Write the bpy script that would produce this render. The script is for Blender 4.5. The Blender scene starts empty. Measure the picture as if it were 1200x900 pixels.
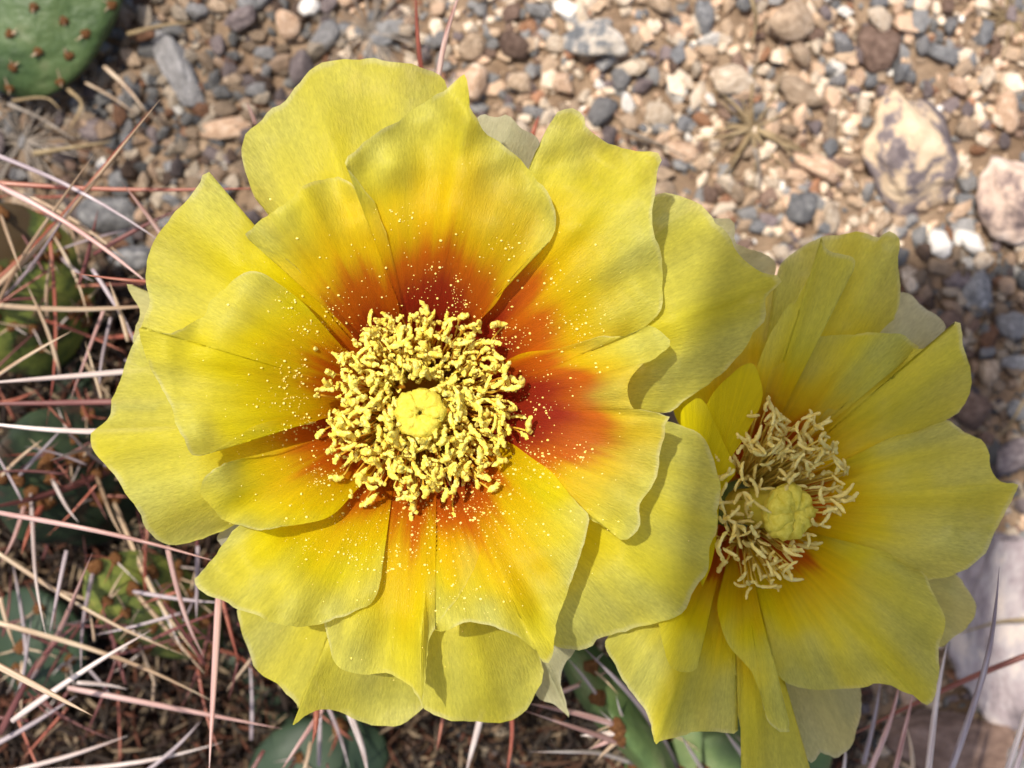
import bpy, bmesh, math, random
import numpy as np
from mathutils import Vector, Matrix, noise

random.seed(7); np.random.seed(7)
scene = bpy.context.scene
COL = scene.collection

# ------------------------------------------------------------------ camera
CAM_Z = 0.32                       # lens height above the gravel (m)
RIM_Z = 0.12                       # rim of the open flowers above the gravel
PX = 0.125e-3                      # metres per photo pixel at RIM_Z
cam_d = bpy.data.cameras.new('camera'); cam = bpy.data.objects.new('camera', cam_d); COL.objects.link(cam)
cam.location = (0, 0, CAM_Z)
cam_d.sensor_width = 36.0
cam_d.lens = 36.0 * (CAM_Z - RIM_Z) / (1200 * PX)
cam_d.clip_start = 0.01; cam_d.clip_end = 200.0
cam_d.dof.use_dof = True
cam_d.dof.focus_distance = CAM_Z - RIM_Z + 0.004
cam_d.dof.aperture_fstop = 21.0
scene.camera = cam

# ------------------------------------------------------------------ sky, sun, exposure
SUN_VEC = Vector((-30, 30, 120)).normalized()      # towards the sun
sun_el = math.asin(SUN_VEC.z); sun_az = math.atan2(SUN_VEC.x, SUN_VEC.y)
world = bpy.data.worlds.new('World'); scene.world = world; world.use_nodes = True
wn = world.node_tree.nodes; wn.clear()
sky = wn.new('ShaderNodeTexSky'); sky.sky_type = 'NISHITA'; sky.sun_disc = False
sky.sun_elevation = sun_el; sky.sun_rotation = sun_az; sky.altitude = 1200; sky.air_density = 0.8; sky.dust_density = 7.0; sky.ozone_density = 0.2
bg = wn.new('ShaderNodeBackground'); bg.inputs[1].default_value = 0.14
wo = wn.new('ShaderNodeOutputWorld')
world.node_tree.links.new(sky.outputs[0], bg.inputs[0]); world.node_tree.links.new(bg.outputs[0], wo.inputs[0])
sd = bpy.data.lights.new('sun', 'SUN'); sd.energy = 3.3; sd.angle = math.radians(0.9); sd.color = (1.0, 0.94, 0.84)
sun = bpy.data.objects.new('sun', sd); COL.objects.link(sun)
sun.rotation_euler = SUN_VEC.to_track_quat('Z', 'Y').to_euler(); sun.location = SUN_VEC * 3
vs = scene.view_settings
vs.view_transform = 'Standard'; vs.look = 'None'; vs.gamma = 1.0; vs.use_curve_mapping = False
vs.exposure = 0.49
scene.cycles.max_bounces = 10; scene.cycles.diffuse_bounces = 5; scene.cycles.transmission_bounces = 8; scene.cycles.transparent_max_bounces = 12

# ------------------------------------------------------------------ helpers
def W(px, py, z):
    """photo pixel -> point at height z (a direction through the lens; the height comes from what it touches)"""
    k = (CAM_Z - z) / (CAM_Z - RIM_Z) * PX
    return Vector(((px - 600) * k, (450 - py) * k, z))
def pxs(z): return (CAM_Z - z) / (CAM_Z - RIM_Z) * PX
def sstep(a, b, x):
    t = np.clip((np.asarray(x, float) - a) / (b - a), 0, 1); return t * t * (3 - 2 * t)
def tag(o, label=None, cat=None, group=None, kind=None):
    if label: o['label'] = label
    if cat: o['category'] = cat
    if group: o['group'] = group
    if kind: o['kind'] = kind
    return o
def empty(name, loc, label, cat, group=None):
    o = bpy.data.objects.new(name, None); o.location = loc; o.empty_display_size = 0.01
    COL.objects.link(o); return tag(o, label, cat, group)
LOC = {}
def adopt(o, parent):
    o.parent = parent
    o.matrix_parent_inverse = world_of(parent).inverted()
def world_of(o):
    m = o.matrix_basis.copy()
    if o.parent: m = world_of(o.parent) @ o.matrix_parent_inverse @ m
    return m
def mesh_obj(name, me, mat=None, parent=None, matrix=None):
    o = bpy.data.objects.new(name, me); COL.objects.link(o)
    if mat and not me.materials: me.materials.append(mat)
    if matrix is not None: o.matrix_basis = matrix
    if parent: adopt(o, parent)
    return o
def mesh_from(name, verts, faces, smooth=True):
    me = bpy.data.meshes.new(name); me.from_pydata([tuple(v) for v in verts], [], faces); me.update()
    if smooth: me.polygons.foreach_set('use_smooth', [True] * len(me.polygons))
    return me

# ------------------------------------------------------------------ materials
def new_mat(name):
    m = bpy.data.materials.new(name); m.use_nodes = True
    nt = m.node_tree; nt.nodes.clear()
    out = nt.nodes.new('ShaderNodeOutputMaterial')
    return m, nt, out
def N(nt, t, **kw):
    n = nt.nodes.new(t)
    for k, v in kw.items(): setattr(n, k, v)
    return n
def L(nt, a, b): nt.links.new(a, b)
def ramp(nt, stops, fac):
    r = N(nt, 'ShaderNodeValToRGB'); e = r.color_ramp.elements
    while len(e) < len(stops): e.new(0.5)
    for i, (p, c) in enumerate(stops):
        e[i].position = p; e[i].color = (*c, 1)
    L(nt, fac, r.inputs[0]); return r
def mult(nt, col, fac_socket, lo, hi):
    mr = N(nt, 'ShaderNodeMapRange'); mr.inputs[3].default_value = lo; mr.inputs[4].default_value = hi
    L(nt, fac_socket, mr.inputs[0])
    mx = N(nt, 'ShaderNodeMix', data_type='RGBA', blend_type='MULTIPLY'); mx.inputs[0].default_value = 1
    L(nt, col, mx.inputs[6]); L(nt, mr.outputs[0], mx.inputs[7]); return mx.outputs[2]

def petal_material(name, trans):
    m, nt, out = new_mat(name)
    at = N(nt, 'ShaderNodeAttribute', attribute_name='pigment')
    av = N(nt, 'ShaderNodeAttribute', attribute_name='vein')
    mp = N(nt, 'ShaderNodeMapping'); mp.inputs['Scale'].default_value = (0.50, 0.11, 1)
    L(nt, av.outputs['Vector'], mp.inputs[0])
    n1 = N(nt, 'ShaderNodeTexNoise'); n1.inputs['Scale'].default_value = 1.0; n1.inputs['Detail'].default_value = 3; n1.inputs['Roughness'].default_value = 0.65
    L(nt, mp.outputs[0], n1.inputs[0])
    mp2 = N(nt, 'ShaderNodeMapping'); mp2.inputs['Scale'].default_value = (0.11, 0.007, 1)
    L(nt, av.outputs['Vector'], mp2.inputs[0])
    n2 = N(nt, 'ShaderNodeTexNoise'); n2.inputs['Scale'].default_value = 1.0; n2.inputs['Detail'].default_value = 2
    L(nt, mp2.outputs[0], n2.inputs[0])
    # streaks are stronger where the petal is pale (alpha of the pigment)
    mr = N(nt, 'ShaderNodeMapRange'); mr.inputs[1].default_value = 0.3; mr.inputs[2].default_value = 0.7
    mr.inputs[3].default_value = 0.80; mr.inputs[4].default_value = 1.14
    L(nt, n1.outputs[0], mr.inputs[0])
    mxs = N(nt, 'ShaderNodeMix'); mxs.inputs[2].default_value = 1.0
    sw = N(nt, 'ShaderNodeMapRange'); sw.inputs[3].default_value = 0.22; sw.inputs[4].default_value = 1.0
    L(nt, at.outputs['Alpha'], sw.inputs[0]); L(nt, sw.outputs[0], mxs.inputs[0]); L(nt, mr.outputs[0], mxs.inputs[3])
    c = N(nt, 'ShaderNodeMix', data_type='RGBA', blend_type='MULTIPLY'); c.inputs[0].default_value = 1
    L(nt, at.outputs['Color'], c.inputs[6]); L(nt, mxs.outputs[0], c.inputs[7])
    col = mult(nt, c.outputs[2], n2.outputs[0], 0.80, 1.16)
    bp = N(nt, 'ShaderNodeBump'); bp.inputs['Strength'].default_value = 0.5; bp.inputs['Distance'].default_value = 0.0004
    L(nt, n1.outputs[0], bp.inputs['Height'])
    pb = N(nt, 'ShaderNodeBsdfPrincipled'); pb.inputs['Roughness'].default_value = 0.40
    pb.inputs['Specular IOR Level'].default_value = 0.20
    L(nt, col, pb.inputs['Base Color']); L(nt, bp.outputs[0], pb.inputs['Normal'])
    tr = N(nt, 'ShaderNodeBsdfTranslucent'); L(nt, col, tr.inputs[0]); L(nt, bp.outputs[0], tr.inputs[1])
    mx = N(nt, 'ShaderNodeMixShader'); mx.inputs[0].default_value = trans
    L(nt, pb.outputs[0], mx.inputs[1]); L(nt, tr.outputs[0], mx.inputs[2])
    # the thin margin lets some light straight through between the cells
    tp = N(nt, 'ShaderNodeBsdfTransparent'); tp.inputs[0].default_value = (1.0, 0.97, 0.72, 1)
    tf = N(nt, 'ShaderNodeMath', operation='MULTIPLY'); tf.inputs[1].default_value = 0.10; L(nt, at.outputs['Alpha'], tf.inputs[0])
    mt = N(nt, 'ShaderNodeMixShader'); L(nt, tf.outputs[0], mt.inputs[0]); L(nt, mx.outputs[0], mt.inputs[1]); L(nt, tp.outputs[0], mt.inputs[2])
    L(nt, mt.outputs[0], out.inputs[0])
    return m
def organic(name, stops, scale, rough=0.6, bump=0.4, bdist=0.0004, spec=0.3, trans=0.0, stretch=(1, 1, 1), objvar=0.0, detail=4):
    """noise-coloured surface, object coordinates in metres"""
    m, nt, out = new_mat(name)
    tc = N(nt, 'ShaderNodeTexCoord'); mp = N(nt, 'ShaderNodeMapping'); mp.inputs['Scale'].default_value = stretch
    L(nt, tc.outputs['Object'], mp.inputs[0])
    oi = N(nt, 'ShaderNodeObjectInfo')
    vm = N(nt, 'ShaderNodeVectorMath', operation='ADD'); L(nt, mp.outputs[0], vm.inputs[0])
    sc = N(nt, 'ShaderNodeVectorMath', operation='SCALE'); sc.inputs[0].default_value = (3.1, 1.7, 2.3); L(nt, oi.outputs['Random'], sc.inputs['Scale'])
    L(nt, sc.outputs[0], vm.inputs[1])
    n1 = N(nt, 'ShaderNodeTexNoise'); n1.inputs['Scale'].default_value = scale; n1.inputs['Detail'].default_value = detail; n1.inputs['Roughness'].default_value = 0.62
    L(nt, vm.outputs[0], n1.inputs[0])
    r = ramp(nt, stops, n1.outputs[0]); col = r.outputs[0]
    if objvar: col = mult(nt, col, oi.outputs['Random'], 1 - objvar, 1 + objvar)
    n2 = N(nt, 'ShaderNodeTexNoise'); n2.inputs['Scale'].default_value = scale * 3.5; n2.inputs['Detail'].default_value = 3
    L(nt, vm.outputs[0], n2.inputs[0])
    bp = N(nt, 'ShaderNodeBump'); bp.inputs['Strength'].default_value = bump; bp.inputs['Distance'].default_value = bdist
    L(nt, n2.outputs[0], bp.inputs['Height'])
    pb = N(nt, 'ShaderNodeBsdfPrincipled'); pb.inputs['Roughness'].default_value = rough; pb.inputs['Specular IOR Level'].default_value = spec
    L(nt, col, pb.inputs['Base Color']); L(nt, bp.outputs[0], pb.inputs['Normal'])
    sh = pb.outputs[0]
    if trans:
        tr = N(nt, 'ShaderNodeBsdfTranslucent'); L(nt, col, tr.inputs[0])
        mx = N(nt, 'ShaderNodeMixShader'); mx.inputs[0].default_value = trans
        L(nt, sh, mx.inputs[1]); L(nt, tr.outputs[0], mx.inputs[2]); sh = mx.outputs[0]
    L(nt, sh, out.inputs[0]); return m
def attr_mat(name, attr, scale, rough=0.8):
    m, nt, out = new_mat(name)
    at = N(nt, 'ShaderNodeAttribute', attribute_name=attr)
    tc = N(nt, 'ShaderNodeTexCoord')
    n1 = N(nt, 'ShaderNodeTexNoise'); n1.inputs['Scale'].default_value = scale; n1.inputs['Detail'].default_value = 4
    L(nt, tc.outputs['Object'], n1.inputs[0])
    col = mult(nt, at.outputs['Color'], n1.outputs[0], 0.55, 1.45)
    bp = N(nt, 'ShaderNodeBump'); bp.inputs['Strength'].default_value = 0.5; bp.inputs['Distance'].default_value = 0.0004
    L(nt, n1.outputs[0], bp.inputs['Height'])
    pb = N(nt, 'ShaderNodeBsdfPrincipled'); pb.inputs['Roughness'].default_value = rough; pb.inputs['Specular IOR Level'].default_value = 0.25
    L(nt, col, pb.inputs['Base Color']); L(nt, bp.outputs[0], pb.inputs['Normal']); L(nt, pb.outputs[0], out.inputs[0])
    return m

M = {}
M['petal'] = petal_material('petal_skin', 0.50)
M['anther'] = organic('anther_pollen', [(0.3, (0.98, 0.72, 0.06)), (0.5, (0.99, 0.83, 0.14)), (0.7, (0.99, 0.91, 0.32))], 1400, 0.75, 0.6, 0.0002, 0.15, 0.12, objvar=0.05)
M['anther_pale'] = organic('anther_straw', [(0.3, (0.82, 0.64, 0.14)), (0.55, (0.92, 0.79, 0.27)), (0.75, (0.95, 0.86, 0.40))], 700, 0.7, 0.6, 0.0002, 0.2, 0.3, objvar=0.1)
M['filament'] = organic('filament_orange', [(0.35, (0.78, 0.30, 0.03)), (0.5, (0.88, 0.55, 0.05)), (0.68, (0.92, 0.70, 0.10))], 260, 0.5, 0.2, 0.0001, 0.3, 0.25, objvar=0.12)
M['filament_pale'] = organic('filament_yellow', [(0.35, (0.66, 0.46, 0.05)), (0.6, (0.82, 0.64, 0.12))], 260, 0.5, 0.2, 0.0001, 0.3, 0.25, objvar=0.12)
M['stigma'] = organic('stigma_velvet', [(0.3, (0.70, 0.56, 0.04)), (0.7, (0.88, 0.75, 0.12))], 1500, 0.9, 0.9, 0.0002, 0.1, 0.1)
M['style'] = organic('style_skin', [(0.3, (0.58, 0.50, 0.035)), (0.7, (0.70, 0.60, 0.07))], 300, 0.5, 0.3, 0.0002, 0.3, 0.15)
M['pollen'] = organic('pollen_grains', [(0.3, (0.90, 0.66, 0.10)), (0.7, (0.95, 0.82, 0.30))], 900, 0.7, 0.2, 0.0001, 0.2)
M['pad'] = organic('pad_skin', [(0.3, (0.05, 0.085, 0.028)), (0.5, (0.095, 0.15, 0.045)), (0.62, (0.15, 0.20, 0.07)), (0.75, (0.24, 0.25, 0.13))], 75, 0.55, 0.6, 0.0006, 0.35)
M['pad_lime'] = organic('pad_skin_yellowish', [(0.38, (0.07, 0.045, 0.02)), (0.45, (0.07, 0.10, 0.025)), (0.55, (0.20, 0.23, 0.045)), (0.72, (0.42, 0.38, 0.09))], 85, 0.5, 0.3, 0.0006, 0.35)
M['pad_deep'] = organic('pad_skin_deep', [(0.3, (0.03, 0.05, 0.018)), (0.45, (0.055, 0.095, 0.03)), (0.6, (0.085, 0.13, 0.045)), (0.74, (0.16, 0.18, 0.085))], 90, 0.5, 0.8, 0.001, 0.35)  # darker green skin for the round corner pad
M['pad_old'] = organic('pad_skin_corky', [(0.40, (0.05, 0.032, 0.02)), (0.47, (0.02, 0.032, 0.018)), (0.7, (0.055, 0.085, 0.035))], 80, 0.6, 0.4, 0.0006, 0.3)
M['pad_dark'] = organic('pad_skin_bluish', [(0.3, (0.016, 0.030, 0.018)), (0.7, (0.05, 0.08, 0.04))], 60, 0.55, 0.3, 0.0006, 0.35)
M['areole'] = organic('areole_wool', [(0.3, (0.10, 0.035, 0.012)), (0.6, (0.28, 0.13, 0.05)), (0.8, (0.45, 0.32, 0.2))], 4, 0.95, 1.0, 0.0005, 0.1)
def spine_mat(name, a, b, c):
    return organic(name, [(0.32, a), (0.5, b), (0.68, c)], 45, 0.38, 0.25, 0.0002, 0.45, 0.0, stretch=(1, 1, 0.02), objvar=0.18, detail=3)
SP = {
 'pink':  spine_mat('spine_pink', (0.28, 0.12, 0.10), (0.50, 0.30, 0.26), (0.66, 0.50, 0.45)),
 'white': spine_mat('spine_white', (0.36, 0.26, 0.23), (0.58, 0.48, 0.43), (0.74, 0.67, 0.61)),
 'red':   spine_mat('spine_red', (0.16, 0.035, 0.025), (0.32, 0.09, 0.055), (0.50, 0.24, 0.16)),
 'dark':  spine_mat('spine_maroon', (0.07, 0.022, 0.02), (0.14, 0.045, 0.04), (0.24, 0.10, 0.085)),
 'grey':  spine_mat('spine_grey', (0.20, 0.15, 0.16), (0.34, 0.27, 0.28), (0.52, 0.45, 0.45)),
 'tan':   spine_mat('spine_tan', (0.28, 0.17, 0.10), (0.48, 0.34, 0.22), (0.66, 0.54, 0.38)),
}
STONE = {
 'tan':   organic('stone_tan', [(0.25, (0.18, 0.12, 0.075)), (0.5, (0.43, 0.31, 0.21)), (0.75, (0.66, 0.52, 0.38))], 3.2, 0.85, 0.8, 0.0010, 0.2, objvar=0.25),
 'cream': organic('stone_cream', [(0.25, (0.34, 0.24, 0.16)), (0.5, (0.62, 0.49, 0.36)), (0.75, (0.80, 0.70, 0.56))], 3.2, 0.85, 0.8, 0.0010, 0.2, objvar=0.2),
 'peach': organic('stone_peach', [(0.25, (0.34, 0.19, 0.11)), (0.5, (0.58, 0.39, 0.26)), (0.75, (0.76, 0.58, 0.43))], 3.2, 0.85, 0.8, 0.0010, 0.2, objvar=0.2),
 'grey':  organic('stone_grey', [(0.25, (0.12, 0.115, 0.11)), (0.5, (0.23, 0.22, 0.215)), (0.75, (0.38, 0.36, 0.35))], 3.2, 0.85, 0.8, 0.0010, 0.2, objvar=0.3),
 'blue':  organic('stone_bluegrey', [(0.25, (0.09, 0.088, 0.088)), (0.5, (0.20, 0.196, 0.196)), (0.75, (0.42, 0.405, 0.385))], 3.2, 0.85, 0.8, 0.0010, 0.2, objvar=0.3),
 'brown': organic('stone_brown', [(0.25, (0.09, 0.055, 0.04)), (0.5, (0.18, 0.115, 0.085)), (0.75, (0.31, 0.21, 0.16))], 3.2, 0.85, 0.8, 0.0010, 0.2, objvar=0.3),
 'rust':  organic('stone_rust', [(0.25, (0.20, 0.08, 0.04)), (0.5, (0.34, 0.17, 0.09)), (0.75, (0.48, 0.30, 0.19))], 3.2, 0.85, 0.8, 0.0010, 0.2, objvar=0.25),
 'purple':organic('stone_purple', [(0.25, (0.09, 0.07, 0.068)), (0.5, (0.19, 0.15, 0.145)), (0.75, (0.36, 0.30, 0.28))], 3.2, 0.85, 0.8, 0.0010, 0.2, objvar=0.25),
 'white': organic('stone_white', [(0.25, (0.55, 0.50, 0.44)), (0.5, (0.74, 0.69, 0.62)), (0.75, (0.84, 0.80, 0.75))], 3, 0.7, 0.5, 0.0006, 0.3, objvar=0.1),
 'patchy':organic('stone_patchy', [(0.40, (0.13, 0.105, 0.108)), (0.48, (0.24, 0.195, 0.185)), (0.535, (0.62, 0.46, 0.30)), (0.72, (0.76, 0.62, 0.44))], 1.7, 0.9, 0.7, 0.0012, 0.15, detail=9),
 'lichen':organic('stone_greywhite', [(0.40, (0.14, 0.145, 0.15)), (0.48, (0.25, 0.245, 0.24)), (0.54, (0.50, 0.43, 0.35)), (0.72, (0.66, 0.60, 0.52))], 2.0, 0.9, 0.7, 0.0012, 0.15, detail=9),
 'rosy': organic('stone_rosy', [(0.36, (0.12, 0.09, 0.085)), (0.44, (0.30, 0.22, 0.19)), (0.52, (0.60, 0.44, 0.34)), (0.66, (0.78, 0.64, 0.54))], 1.6, 0.9, 0.7, 0.0012, 0.15, detail=9),
 'pinkg': organic('stone_pinkgrey', [(0.34, (0.16, 0.13, 0.13)), (0.46, (0.33, 0.27, 0.265)), (0.55, (0.44, 0.38, 0.36)), (0.66, (0.60, 0.50, 0.42))], 2.2, 0.9, 0.7, 0.0012, 0.15, detail=9),
}
M['straw'] = organic('dry_straw', [(0.3, (0.22, 0.15, 0.075)), (0.7, (0.46, 0.35, 0.20))], 200, 0.7, 0.3, 0.0002, 0.2, 0.15, objvar=0.2)
M['fibre'] = organic('dry_fibre_grey', [(0.3, (0.16, 0.13, 0.10)), (0.7, (0.36, 0.31, 0.26))], 200, 0.8, 0.3, 0.0002, 0.2, objvar=0.2)
M['gravel'] = attr_mat('gravel_grains', 'grain', 700)
M['litter'] = attr_mat('litter_bits', 'grain', 500)

# ------------------------------------------------------------------ ground
def build_ground():
    m, nt, out = new_mat('desert_soil')
    tc = N(nt, 'ShaderNodeTexCoord')
    n1 = N(nt, 'ShaderNodeTexNoise'); n1.inputs['Scale'].default_value = 60; n1.inputs['Detail'].default_value = 6; n1.inputs['Roughness'].default_value = 0.7
    L(nt, tc.outputs['Object'], n1.inputs[0])
    n2 = N(nt, 'ShaderNodeTexNoise'); n2.inputs['Scale'].default_value = 420; n2.inputs['Detail'].default_value = 5; n2.inputs['Roughness'].default_value = 0.75
    L(nt, tc.outputs['Object'], n2.inputs[0])
    r = ramp(nt, [(0.3, (0.17, 0.11, 0.07)), (0.5, (0.29, 0.20, 0.13)), (0.7, (0.42, 0.31, 0.21))], n1.outputs[0])
    col = mult(nt, r.outputs[0], n2.outputs[0], 0.45, 1.55)
    bp = N(nt, 'ShaderNodeBump'); bp.inputs['Strength'].default_value = 0.9; bp.inputs['Distance'].default_value = 0.0015
    L(nt, n2.outputs[0], bp.inputs['Height'])
    pb = N(nt, 'ShaderNodeBsdfPrincipled'); pb.inputs['Roughness'].default_value = 0.95; pb.inputs['Specular IOR Level'].default_value = 0.1
    L(nt, col, pb.inputs['Base Color']); L(nt, bp.outputs[0], pb.inputs['Normal']); L(nt, pb.outputs[0], out.inputs[0])
    xs = np.concatenate([[-60, -10, -2, -0.6, -0.3], np.linspace(-0.2, 0.2, 121), [0.3, 0.6, 2, 10, 60]])
    n = len(xs); vs_ = []
    for y in xs:
        for x in xs:
            d = max(abs(x), abs(y))
            z = 0.0
            if d < 0.25: z = 0.0022 * noise.noise((x * 22, y * 22, 3.0)) + 0.0009 * noise.noise((x * 90, y * 90, 9.0))
            vs_.append((x, y, z))
    fs = [(j * n + i, j * n + i + 1, (j + 1) * n + i + 1, (j + 1) * n + i) for j in range(n - 1) for i in range(n - 1)]
    o = mesh_obj('ground', mesh_from('ground', vs_, fs), m); o['kind'] = 'structure'
    o['label'] = 'sandy tan desert soil under the gravel'
build_ground()

# ------------------------------------------------------------------ stones
ICO = {}
def ico(sub):
    if sub not in ICO:
        bm = bmesh.new(); bmesh.ops.create_icosphere(bm, subdivisions=sub, radius=1.0)
        ICO[sub] = (np.array([v.co[:] for v in bm.verts]), [tuple(v.index for v in f.verts) for f in bm.faces]); bm.free()
    return ICO[sub]
def stone_verts(sub, seed, planes=9, rough=0.10):
    rnd = np.random.RandomState(seed); v, f = ico(sub)
    p = v.copy(); r = np.ones(len(v))
    for k in range(planes):                       # broken faces
        d = rnd.normal(size=3); d /= np.linalg.norm(d); h = rnd.uniform(0.42, 0.82)
        dot = v @ d
        lim = np.where(dot > 0.05, h / np.maximum(dot, 0.05), 9)
        r = np.minimum(r, lim * 0.9 + 0.1 * r) if k % 2 else np.minimum(r, lim)
    nz = np.array([noise.noise((q[0] * 1.6 + seed, q[1] * 1.6, q[2] * 1.6)) + 0.45 * noise.noise((q[0] * 4.5, q[1] * 4.5 + seed, q[2] * 4.5)) for q in v])
    r = r * (1 + rough * nz)
    return p * r[:, None], f
def stone_mesh(name, sub, seed, **kw):
    v, f = stone_verts(sub, seed, **kw); return mesh_from(name, v, f)

ROCKS = [ # px, py, width px, height px, turn deg, kind, rise, label
 (695, 48, 92, 60, -8, 'lichen', .55, 'grey and cream mottled rock above the gap between the petals'),
 (926, 20, 74, 52, 4, 'tan', .55, 'flat-faced tan rock with a dark gap under its lower edge'),
 (1066, 182, 128, 165, 24, 'patchy', .38, 'large cream rock with purple-grey patches'),
 (1185, 222, 112, 118, -10, 'rosy', .5, 'big pinkish cream rock next to the patchy rock'),
 (212, 88, 52, 112, 24, 'grey', .5, 'long smooth grey rock beside the round green pad'),
 (262, 150, 66, 36, 20, 'peach', .5, 'tan angular stone beside the long grey rock'),
 (125, 254, 62, 52, 0, 'blue', .45, 'blue-grey stone under the crossing spines'),
 (862, 97, 68, 42, 0, 'cream', .5, 'cream stone beside the dry grass tuft'),
 (960, 196, 72, 42, -18, 'peach', .45, 'smooth orange-tan oval stone beside the patchy rock'),
 (936, 238, 46, 52, 10, 'blue', .5, 'dark blue-grey stone below the orange-tan oval stone'),
 (1028, 58, 62, 66, 15, 'brown', .3, 'dark brown flat stone set in the soil'),
 (1110, 64, 46, 28, -15, 'blue', .6, 'small dark stone with a pale end'),
 (944, 112, 78, 32, -22, 'tan', .4, 'long tan stone lying aslant above the oval stone'),
 (988, 50, 30, 34, 0, 'grey', .6, 'rounded pale grey pebble beside the dark brown stone'),
 (1030, 20, 34, 36, 0, 'cream', .6, 'rounded cream pebble above the dark brown stone'),
 (1100, 287, 40, 34, 20, 'white', .6, 'bright white quartz pebble at the edge of the shade'),
 (1136, 280, 46, 24, -35, 'white', .6, 'long white chip beside the white quartz pebble'),
 (1112, 276, 12, 30, 5, 'rust', .8, 'thin orange chip between two white stones'),
 (1066, 326, 32, 44, 12, 'cream', .6, 'pale oval pebble touching the tilted flower'),
 (658, 98, 38, 32, 0, 'peach', .6, 'peach pebble below the mottled rock'),
 (610, 96, 34, 34, 0, 'tan', .6, 'small tan pebble below the mottled rock'),
 (1122, 330, 40, 32, -20, 'purple', .6, 'dark purple pebble in the shade'),
 (1182, 384, 44, 40, 0, 'grey', .6, 'round grey pebble in the shade'),
 (1108, 376, 46, 34, 15, 'brown', .5, 'brown pebble beside the petal tip'),
 (1148, 348, 40, 60, -20, 'blue', .6, 'long slate-blue pebble in the shade'),
 (1172, 712, 170, 290, -12, 'pinkg', .26, 'broad pale pinkish grey slab behind the bottom spines'),
 (1185, 535, 64, 50, 0, 'purple', .5, 'purple-brown stone beside the petal with a pointed tip'),
 (362, 10, 28, 26, 0, 'white', .7, 'bright white pebble near the dry fibre tuft'),
 (230, 12, 34, 24, 0, 'grey', .6, 'small light grey stone beside the green pad'),
 (280, 22, 50, 36, 30, 'purple', .5, 'purple-grey stone above the long grey rock'),
 (690, 822, 54, 60, 0, 'tan', .6, 'tan stone seen between the two flowers'),
 (800, 176, 46, 26, -10, 'peach', .4, 'flat peach stone in the open gravel'),
 (770, 134, 44, 38, 0, 'cream', .4, 'flat cream stone in the open gravel'),
 (1180, 130, 30, 50, 10, 'peach', .6, 'upright peach chip above the pinkish cream rock'),
 (972, 250, 26, 50, -12, 'cream', .7, 'narrow cream chip beside the blue-grey stone'),
 (1110, 872, 170, 90, -8, 'brown', .4, 'dark brown rock behind the pale upright spines'),
 (470, 892, 90, 60, 12, 'brown', .5, 'dark brown rock below the large flower'),
 (600, 905, 110, 50, -6, 'purple', .5, 'dark purple-grey rock below the large flower'),
 (1135, 480, 60, 46, 10, 'brown', .5, 'dark brown stone in the shade below the grey pebble'),
]
occupied = []
def place_stone(px, py, w, h, rot, kind, rise, label, group, me, name, cat):
    z = 0.001
    k = pxs(z + 0.004)
    a, b = w * 0.5 * k, h * 0.5 * k
    c = rise * min(a, b) * 1.5
    p = W(px, py, z + c * 0.55)
    mat4 = Matrix.Translation(p) @ Matrix.Rotation(math.radians(rot), 4, 'Z') @ Matrix.Diagonal((a * 1.12, b * 1.12, c * 1.1, 1))
    o = mesh_obj(name, me, None, None, mat4)
    tag(o, label, cat, group)
    occupied.append((p.x, p.y, 0.5 * (a + b)))
    return o
def with_mat(me, mat):
    m2 = me.copy(); m2.materials.clear(); m2.materials.append(mat); return m2
for i, (px, py, w, h, rot, kind, rise, lab) in enumerate(ROCKS):
    me = stone_mesh('rock', 4 if max(w, h) > 90 else 3, 100 + i, planes=14, rough=0.15)
    me.materials.append(STONE[kind])
    place_stone(px, py, w, h, rot, kind, rise, lab, None, me, 'rock' if max(w, h) > 60 else 'stone', 'rock' if max(w, h) > 60 else 'stone')

MARKS = {0: 'the mottled grey and cream rock', 1: 'the flat-faced tan rock', 2: 'the large patchy cream rock', 3: 'the big pinkish cream rock', 4: 'the long grey rock', 5: 'the tan angular stone',
 6: 'the stone under the crossing spines', 7: 'the cream stone next to the grass tuft', 8: 'the orange-tan oval stone', 10: 'the dark brown flat stone', 15: 'the white quartz pebble',
 18: 'the pale oval pebble', 22: 'the round grey pebble in the shade', 25: 'the broad pinkish grey slab', 26: 'the purple-brown stone', 27: 'the bright white pebble', 29: 'the purple-grey stone', 30: 'the tan stone between the flowers',
 31: 'the flat peach stone', 32: 'the flat cream stone', 19: 'the peach pebble', 35: 'the dark rock behind the spines', 36: 'the dark rock below the large flower'}
MARK_AT = {i: W(ROCKS[i][0], ROCKS[i][1], 0.003) for i in MARKS}
def pebble_label(px, py, w, h, word):
    p = W(px, py, 0.002); i = min(MARK_AT, key=lambda q: (MARK_AT[q] - p).length)
    shape = 'long' if w / h > 1.55 else ('round' if w / h < 1.15 else '')
    size = 'tiny' if w + h < 40 else ('large' if w + h > 66 else 'small')
    near = ' near ' + MARKS[i] if (MARK_AT[i] - p).length < 0.030 else ' lying loose in the gravel'
    return ' '.join(x for x in (size, shape, word) if x) + ' pebble' + near
PEB = [('tan', .24), ('cream', .22), ('peach', .16), ('grey', .14), ('blue', .06), ('brown', .08), ('rust', .04), ('purple', .06), ('white', .02)]
WORD = {'tan': 'tan', 'cream': 'cream', 'peach': 'peach-coloured', 'grey': 'grey', 'blue': 'blue-grey', 'brown': 'brown', 'rust': 'rust-red', 'purple': 'purple-grey', 'white': 'white'}
base_meshes = [stone_mesh('pebble', 3, 300 + i, planes=12, rough=0.16) for i in range(10)]
peb_mesh = {(k, i): with_mat(base_meshes[i], STONE[k]) for k, _ in PEB for i in range(10)}
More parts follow.
